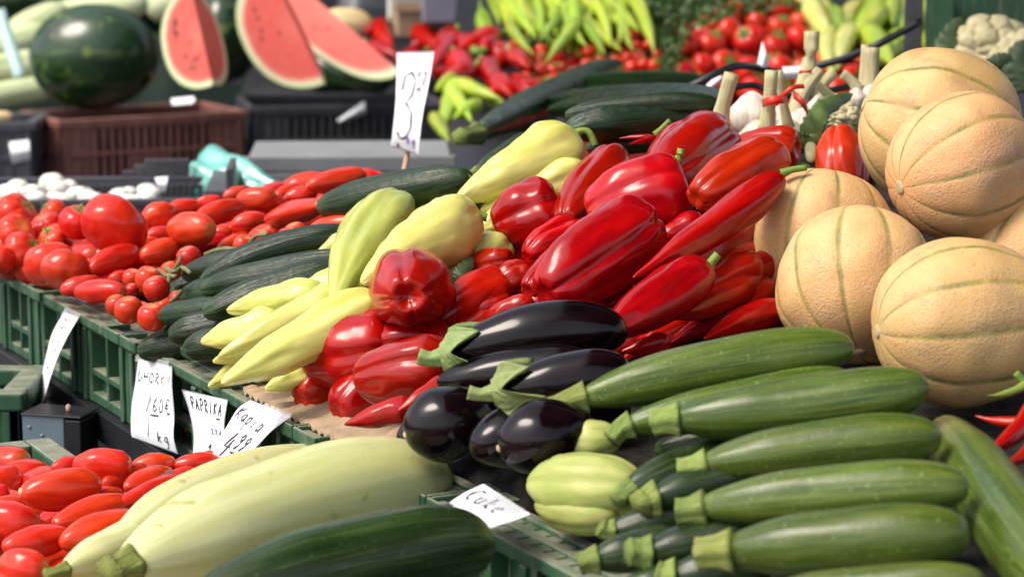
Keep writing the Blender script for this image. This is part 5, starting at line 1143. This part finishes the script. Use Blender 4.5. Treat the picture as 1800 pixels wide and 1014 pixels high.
for i, (A, B, r, lb) in enumerate((((775, 235), (800, 150), 20, 'lowest yellow green pepper hanging down beside the black crate'), ((830, 215), (780, 140), 20, 'yellow green pepper with a shaded hollow beside the price card'), ((880, 175), (790, 145), 20, 'bright yellow pepper sloping down to the lone zucchini'), ((900, 190), (820, 160), 16, 'yellow pepper just above the lone zucchini'), ((795, 210), (845, 180), 16, 'yellow green pepper in the gap between crate and zucchini'), ((765, 160), (800, 135), 16, 'yellow green pepper tip highest beside the price card'), ((790, 250), (760, 200), 16, 'yellow green pepper behind the corner of the black crate'))):
    long_pepper(A, B, r, 'lime', lb, Gg, 0.02 + 0.01 * (i % 3), 300 + i, (0, 0), 'yellow_green_pepper', False)
# herbs: many small leaves, one mass
V, Fc = [], []; rr = random.Random(5)
for x, y in scatter([(1118, -20), (1460, -20), (1430, 10), (1390, 12), (1300, 22), (1225, 45), (1195, 90), (1192, 150), (1168, 150), (1165, 95), (1140, 60)], 7, 8, 9000):
    for _ in range(7):
        c = hit(x + rr.uniform(-5, 5), y + rr.uniform(-5, 5), bgs, rr.uniform(-0.04, 0.05)); u = Vector((rr.gauss(0, 1), rr.gauss(0, 1), rr.gauss(0, 1))).normalized(); w = u.cross(Vector((rr.gauss(0, 1), rr.gauss(0, 1), rr.gauss(0, 1)))).normalized(); s = rr.uniform(0.006, 0.014); n0 = len(V)
        V += [c - u * s, c + w * s * 0.7 + u.cross(w) * s * 0.2, c + u * s * 1.2, c - w * s * 0.7 + u.cross(w) * s * 0.2]; Fc.append((n0, n0 + 1, n0 + 2, n0 + 3))
o = mesh_obj('herbs', V, Fc, MT['herb'], None, None, False); tag(o, 'dark green parsley leaves heaped between far peppers and tomatoes', 'herbs', None, 'stuff')
# boxes and bags at the top of the far counter
def box_thing(name, px, py, s, w, h, dpt, deg, mat, label, cat, lidm=None):
    p = S(px, py, s); u, v = ang(deg); root = empty(name, p); t = 0.006
    b = BX(); b.box(p, u * w, v * t, ZX * h); b.box(p + v * (dpt - t), u * w, v * t, ZX * h); b.box(p + v * t, u * t, v * (dpt - 2 * t), ZX * h); b.box(p + u * (w - t) + v * t, u * t, v * (dpt - 2 * t), ZX * h); b.build('side_walls', mat, root)
    b = BX(); b.box(p + u * t + v * t + ZX * 0.001, u * (w - 2 * t), v * (dpt - 2 * t), ZX * t); b.build('base', mat, root)
    b = BX(); b.box(p - u * 0.01 - v * 0.01 + ZX * (h - 0.02), u * (w + 0.02), v * 0.009, ZX * 0.022); b.build('rim', lidm or mat, root); tag(root, label, cat); return root
box_thing('plastic_tub', 745, 40, 5.6, 0.15, 0.14, 0.2, 5, 'mauve', 'grey mauve plastic tub behind the red peppers', 'tub')
box_thing('cardboard_box', 700, 66, 5.5, 0.28, 0.10, 0.2, 8, 'card', 'brown cardboard box behind the red peppers', 'box')
box_thing('paper_carton', 686, 40, 5.2, 0.10, 0.12, 0.1, 8, 'white', 'white carton standing behind the red peppers', 'carton')
box_thing('white_carton', 828, 60, 5.75, 0.075, 0.05, 0.06, 20, 'white', 'small white carton between red and light green peppers', 'carton')
tag(loft('black_bag', S(590, 30, 4.9), S(700, 20, 4.9), 45 / 490, 'bcrate', nt=24, nth=30, nz=0.12), 'black bag at the top behind the long watermelon slice', 'bag')
far = box_thing('dark_crate', 560, 20, 4.55, 0.95, 0.35, 0.3, 3, 'bcrate', 'long black crate closing the view behind the boxes', 'crate')
box_thing('dark_crate', 200, 20, 4.35, 0.8, 0.35, 0.3, 3, 'bcrate', 'black crate behind the leeks and watermelons', 'crate')

# ------------------------------------------------------------------ garlic, cauliflower and upper right crate
def bulb(c, r, label, stalk=None, s=15.0, sr=14):
    p = S(c[0], c[1], s); rm = r / s / 100
    o = loft('garlic', p - ZX * rm * 0.95, p + ZX * rm * 1.05, rm, 'garlic', taper=((0, 1), (0.55, 1.0), (0.85, 0.7), (1, 0.45)), lobes=7, ldep=0.06, lend=0.06, nt=30, nth=56, lpow=1.8, seed=r); tag(o, label, 'garlic', 'garlic bulbs with long dry stalks')
    if stalk:
        pts = [S(x, y, s + dz) for x, y, dz in stalk]; w = sr * 0.84 / s / 100; tube('stalk', pts, [w * 1.45] + [w] * (len(pts) - 2) + [w * 1.05], 'gstem', o, 20, 0.05)
    return o
bulb((1322, 205), 43, 'big white garlic bulb next to the lone leaning stalk', None, 14.6)
bulb((1330, 245), 34, 'smaller garlic bulb in front of the big one', None, 15.0)
bulb((1258, 232), 30, 'garlic bulb hidden behind the red pepper with a thick leaning stalk', [(1262, 225, 0), (1272, 180, 0.05), (1286, 130, 0.1)], 15.0, 15)
bulb((1345, 245), 30, 'garlic bulb with the straight taped stalk', [(1346, 230, .2), (1352, 180, .25), (1356, 125, .3)], 14.9, 13)
bulb((1385, 240), 32, 'garlic bulb with the thin pale taped stalk', [(1386, 225, .15), (1376, 180, .2), (1368, 125, .25)], 14.8, 9)
bulb((1410, 225), 34, 'garlic bulb under the crossed stalks', [(1392, 222, -.1), (1412, 165, -.1), (1440, 125, -.15)], 14.4, 12)
bulb((1370, 215), 28, 'garlic bulb with the tallest stalk bundle', [(1398, 210, -.3), (1412, 150, -.35), (1424, 105, -.4), (1427, 56, -.4)], 14.1, 16)
bulb((1470, 185), 20, 'garlic bulb with a thin stalk crossing to the left side', [(1462, 172, -.2), (1438, 150, -.1), (1418, 128, -.1)], 14.2, 8)
bulb((1445, 190), 26, 'garlic bulb by the leaf with a short green stalk', [(1430, 180, -.3), (1446, 150, -.3), (1464, 130, -.3)], 14.0, 12)
bulb((1530, 180), 30, 'garlic bulb behind the rear melon with a thick dry stalk', [(1530, 165, -.2), (1531, 130, -.2), (1532, 85, -.2)], 14.0, 16)
bulb((1520, 180), 26, 'garlic bulb behind the rear melon with a thin split stalk', [(1516, 160, -.3), (1518, 120, -.3), (1521, 80, -.3)], 13.8, 8)
bulb((1505, 175), 20, 'garlic bulb beside the cauliflower with a short slanting stalk', [(1510, 160, -.1), (1496, 142, -.1), (1480, 130, -.1)], 14.1, 10)
def tape(pts, wpx_, s, label):
    V, Fc = [], []; n0 = S(pts[0][0], pts[0][1], s)
    for k, (x, y, dz) in enumerate(pts):
        for sg in (-1, 1): V.append(S(x + sg * 0.6, y + sg * wpx_ / 2, s + dz) - n0)
        if k: Fc.append((2 * k - 2, 2 * k - 1, 2 * k + 1, 2 * k))
    o = mesh_obj('red_tape', V, Fc, MT['tape'], None, n0, True); m = o.modifiers.new('thick', 'SOLIDIFY'); m.thickness = 0.0015; tag(o, label, 'tape', 'red tapes around garlic stalks')
tape([(1340, 182, .25), (1350, 178, .42), (1362, 176, .44), (1375, 175, .42), (1384, 172, .2)], 15, 14.95, 'red tape wrapped round the two straight garlic stalks')
tape([(1374, 170, .3), (1384, 160, .35), (1396, 154, .35), (1404, 152, .3), (1414, 152, .3)], 8, 14.95, 'loose red tape end curling up from the bound stalks')
tape([(1394, 166, .2), (1404, 174, .3), (1414, 184, .3), (1420, 193, .2)], 15, 14.8, 'red tape round the crossed garlic stalks')
tape([(1404, 128, 0), (1412, 126, .2), (1424, 126, .2), (1432, 124, 0)], 5, 14.1, 'thin red tape round the tallest stalk bundle')
# leaves
def leaf(name, pts, width, mat, label, group, cup=0.25, cat='leaf'):
    """pts: midrib points in space; a ruffled blade around it"""
    V, Fc, n = [], [], 24; m = 9; base = pts[0]; K = len(pts) - 1
    for i in range(n + 1):
        x = i / n * K; k = min(int(x), K - 1); t = x - k; a, b_, c, d = pts[max(k - 1, 0)], pts[k], pts[k + 1], pts[min(k + 2, K)]
        p = 0.5 * ((2 * b_) + (c - a) * t + (2 * a - 5 * b_ + 4 * c - d) * t * t + (3 * b_ - a - 3 * c + d) * t ** 3); dr = (c - b_).normalized(); side = dr.cross((CAM - p).normalized()).normalized(); nn = side.cross(dr)
        w = width * (math.sin(math.pi * min(1, 0.12 + i / n * 0.88)) ** 0.6) * (1 + 0.12 * math.sin(i * 2.1))
        for j in range(m):
            s = (j / (m - 1) - 0.5) * 2; V.append(p + side * s * w + nn * (-abs(s) ** 1.5 * cup * w + 0.12 * w * abs(s) * math.sin(i * 1.9 + s * 3)) - base)
    for i in range(n):
        for j in range(m - 1): Fc.append((i * m + j, i * m + j + 1, (i + 1) * m + j + 1, (i + 1) * m + j))
    o = mesh_obj(name, V, Fc, MT[mat], None, base, True); q = o.modifiers.new('thick', 'SOLIDIFY'); q.thickness = 0.0012
    tag(o, label, cat, group); return o
def cauliflower(c, s, r, label, leaves, lumps=1.0):
    p = S(c[0], c[1], s); rm = r / s / 100; root = empty('cauliflower', p); V, Fc = [], []; nt, nth = 56, 96
    for i in range(nt + 1):
        ph = math.pi * i / nt
        for j in range(nth):
            th = 2 * math.pi * j / nth; d = Vector((math.sin(ph) * math.cos(th), math.sin(ph) * math.sin(th), math.cos(ph)))
            f1 = noise.voronoi(d * 1.9 * lumps + Vector((c[0], 0, 0)))[0]; f2 = noise.voronoi(d * 16)[0]
            k = 1 + 0.20 * (0.5 - f1[0]) - 0.10 * max(0, 0.12 - (f1[1] - f1[0])) / 0.12 + 0.022 * (0.4 - f2[0]) + 0.03 * noise.noise(d * 6)
            V.append(Vector((d.x, d.y, d.z * 0.8)) * rm * k)
    for i in range(nt):
        for j in range(nth): Fc.append((i * nth + j, i * nth + (j + 1) % nth, (i + 1) * nth + (j + 1) % nth, (i + 1) * nth + j))
    mesh_obj('curd', V, Fc, MT['curd'], root, Vector((0, 0, 0)), True)
    for pts, w, m in leaves:
        q = leaf('leaf', [S(*t) for t in pts], w, m, None, None); q.parent = root; q.location = q.location - root.location
        for kk in ('label', 'category', 'group'):
            if kk in q: del q[kk]
    tag(root, label, 'cauliflower', 'cauliflowers'); return root
cauliflower((1482, 208), 14.2, 36, 'small cauliflower with bright leaves between garlic and melon', [([(1410, 262, 14.9), (1428, 225, 15), (1450, 190, 14.9), (1500, 165, 14.6)], 0.014, 'leaf'), ([(1450, 262, 15.2), (1478, 240, 15.2), (1500, 222, 15)], 0.010, 'leaf'), ([(1418, 270, 14.9), (1432, 240, 15), (1440, 200, 14.9)], 0.014, 'leaf')], 1.3)
o = loft('garlic', S(1428, 285, 15.1), S(1424, 245, 14.9), 13 / 1500, 'gstem', taper=((0, 1), (0.5, 0.9), (1, 0.5)), nt=20, nth=24, lobes=5, ldep=0.06); o.name = 'leaf_stump'; tag(o, 'pale cut leaf stump in front of the small cauliflower', 'stump')
leaf('loose_leaf', [S(1372, 305, 15.8), S(1395, 296, 15.9), S(1425, 293, 15.9)], 0.008, 'leaf', 'loose green leaf at the top of the front melon', None)
leaf('loose_leaf', [S(806, 500, 17.2), S(814, 478, 17.2), S(832, 452, 17.0)], 0.009, 'dleaf', 'dark green leaf stuck between yellow and red peppers', None)
cauliflower((1738, 88), 11.2, 76, 'cauliflower in the crate, its curd broken into big florets', [([(1660, 118, 11.4), (1668, 80, 11.3), (1690, 30, 11.2)], 0.022, 'dleaf'), ([(1690, 150, 11.6), (1760, 140, 11.7), (1800, 120, 11.6)], 0.03, 'dleaf'), ([(1800, 160, 11.8), (1790, 120, 11.8), (1800, 70, 11.8)], 0.025, 'dleaf')])
cauliflower((1812, 108), 11.5, 72, 'cauliflower cut off by the picture edge next to the other one in the crate', [([(1730, 140, 11.9), (1750, 110, 12), (1780, 100, 12)], 0.012, 'dleaf')])
cauliflower((1690, 150), 10.8, 46, 'cauliflower low in the crate mostly hidden by the rear melon', [])
for c, r in (((1752, 8), 22), ((1790, 12), 24), ((1825, 6), 20)):
    bulb(c, r, 'pinkish garlic bulb in the top corner behind the cauliflower', None, 9.6)
# upright green crate behind the cauliflower and its black neighbour
pc = S(1625, 110, 10.6); uc, vc = ang(-10)
b = BX(); gc = empty('green_crate', pc)
b.box(pc, uc * 0.045, vc * 0.02, ZX * 0.115); b.box(pc + uc * 0.0 + vc * 0.021, uc * 0.02, vc * 0.30, ZX * 0.11); b.build('side_wall', 'gcrate', gc)
b = BX(); b.box(pc + uc * 0.04 + vc * 0.33, uc * 0.45, vc * 0.02, ZX * 0.125); b.build('back_wall', 'gcrate', gc)
b = BX(); b.box(pc + uc * 0.021 + vc * 0.021 - ZX * 0.012, uc * 0.47, vc * 0.305, ZX * 0.010); b.build('base', 'gcrate', gc)
b = BX(); b.box(pc - ZX * 0.012 - uc * 0.035 - vc * 0.004, uc * 0.03, vc * 0.03, ZX * 0.13); b.build('post', 'bcrate', gc)
tag(gc, 'green crate holding the cauliflowers above the rear melon', 'crate', None)
stand_h = pc.z - 0.012
trestle('upper_shelf', pc + uc * 0.0 + vc * 0.0 - ZX * pc.z, uc, vc, 0.5, 0.36, pc.z - 0.0135, 'black', 'dark shelf on legs lifting the cauliflower crate')
def tray(pts, s, rad, label):
    o = tube('tray_rim', [S(x, y, s + dz) for x, y, dz in pts], [rad] * len(pts), 'black', None, 12); return o
tr = tray([(1180, 158, 0), (1215, 152, 0.1), (1262, 128, .1), (1300, 116, 0), (1335, 120, -.2), (1380, 130, -.3), (1420, 120, -.3), (1480, 105, -.2), (1530, 85, 0), (1575, 62, 0), (1620, 38, 0)], 11.5, 0.006, '')
tr.name = 'black_tray'; tag(tr, 'black rounded plastic tray edge curving behind the garlic stalks', 'tray', None)
tr2 = tray([(1240, 168, .2), (1275, 158, .2), (1320, 150, .1), (1350, 158, .1), (1400, 170, .1), (1500, 150, 0)], 11.9, 0.005, ''); tr2.name = 'black_tray'; tag(tr2, 'second black tray edge below the curved one behind the garlic', 'tray', None)
for k_, (pts, lb) in enumerate(((((1330, 118), (1340, 72), (1352, 112), (1348, 120)), 'pointed white paper corner sticking up behind the black tray'), (((1240, 152), (1262, 130), (1278, 140), (1250, 158)), 'white paper corner lying before the black tray'), (((1375, 118), (1412, 116), (1412, 138), (1380, 140)), 'crumpled white paper behind the bound garlic stalks'))):
    a, b_, c, d = pts; flat_tag((a, b_, c, d), 11.3, lb, 'white paper scraps behind the garlic', name='paper_scrap')

# ------------------------------------------------------------------ dark canvas added out of view to cut sky reflections on the produce
for x0, x1, y0, y1, z0, lb in ((-0.02, 2.6, 1.0, 2.85, 2.35, 'unseen dark green canvas added over the front part of the stall to block sky'), (0.0, 2.6, 2.93, 4.9, 2.42, 'unseen dark green canvas added over the rear part of the stall to block sky'), (0.1, 3.4, 5.0, 7.2, 2.7, 'unseen dark green canvas added over the far tomato counter to block sky')):
    aw = empty('sky_blocker', Vector(((x0 + x1) / 2, (y0 + y1) / 2, z0)))
    o = sheet('canvas', lambda x, y: Vector((x, y, z0 + 0.03 * (y - y0) + 0.015 * math.sin(x * 5))), rng(x0, x1, 30), rng(y0, y1, 10), 'sky_blocker', 0.003, None); loc = o.location.copy(); o.parent = aw; o.location = loc - aw.location
    for x in (x1 - 0.06,):
        for y in (y0 + 0.02, y1 - 0.06):
            b = BX(); b.box(Vector((x, y, 0.001)), Vector((0.04, 0, 0)), Vector((0, 0.04, 0)), ZX * (z0 + 0.03 * (y - y0) - 0.03)); b.build('pole', 'black', aw)
    tag(aw, lb, 'sky_blocker', 'unseen canvas added over the stalls to block sky')

bt = sheet('glare_blocker', lambda x, z: Vector((x, 9.4 + 0.05 * math.sin(x * 4) + 0.02 * math.sin(x * 11 + z), z)), rng(-4.5, 4.5, 90), rng(0.05, 2.7, 8), 'sky_blocker', 0.0); bm = bmesh.new(); bm.from_mesh(bt.data); bmesh.ops.remove_doubles(bm, verts=bm.verts, dist=0.0005); bm.to_mesh(bt.data); bm.free()  # dark sheet added to keep horizon sky glare off the produce
tag(bt, 'dark green sheet added behind the far counters to block sky glare', 'glare_sheet')

# ------------------------------------------------------------------ light, sky, camera
SUN_EL, SUN_AZ = 54, -112          # azimuth measured from +Y (behind the stall) towards +X
w = bpy.data.worlds.new('World'); scene.world = w; w.use_nodes = True
nt = w.node_tree; bg = nt.nodes['Background']; sky = nt.nodes.new('ShaderNodeTexSky'); sky.sky_type = 'NISHITA'; sky.sun_disc = False
sky.sun_elevation = R(SUN_EL); sky.sun_rotation = R(SUN_AZ); sky.air_density = 1.0; sky.dust_density = 3.0; sky.ozone_density = 1.0
hs = nt.nodes.new('ShaderNodeHueSaturation'); hs.inputs['Saturation'].default_value = 0.5; nt.links.new(sky.outputs[0], hs.inputs['Color']); nt.links.new(hs.outputs[0], bg.inputs[0]); bg.inputs[1].default_value = 0.125
ld = bpy.data.lights.new('sun', 'SUN'); ld.energy = 1.5; ld.angle = R(24); ld.color = (1.0, 0.90, 0.76)
lo = bpy.data.objects.new('sun', ld); COL.objects.link(lo)
dirv = Vector((math.sin(R(SUN_AZ)) * math.cos(R(SUN_EL)), math.cos(R(SUN_AZ)) * math.cos(R(SUN_EL)), math.sin(R(SUN_EL))))
lo.rotation_euler = dirv.to_track_quat('Z', 'Y').to_euler(); lo.location = dirv * 20
cd = bpy.data.cameras.new('camera'); cam = bpy.data.objects.new('camera', cd); COL.objects.link(cam)
cam.location = CAM; cam.rotation_euler = (math.pi / 2 - PITCH, 0, 0); cd.lens = 85; cd.sensor_width = 36; cd.clip_end = 1000; cd.clip_start = 0.05
cd.dof.use_dof = True; cd.dof.focus_distance = 2.42; cd.dof.aperture_fstop = 8.0
scene.camera = cam
scene.view_settings.view_transform = 'Standard'; scene.view_settings.look = 'None'; scene.view_settings.exposure = 1.15; scene.view_settings.gamma = 1.0
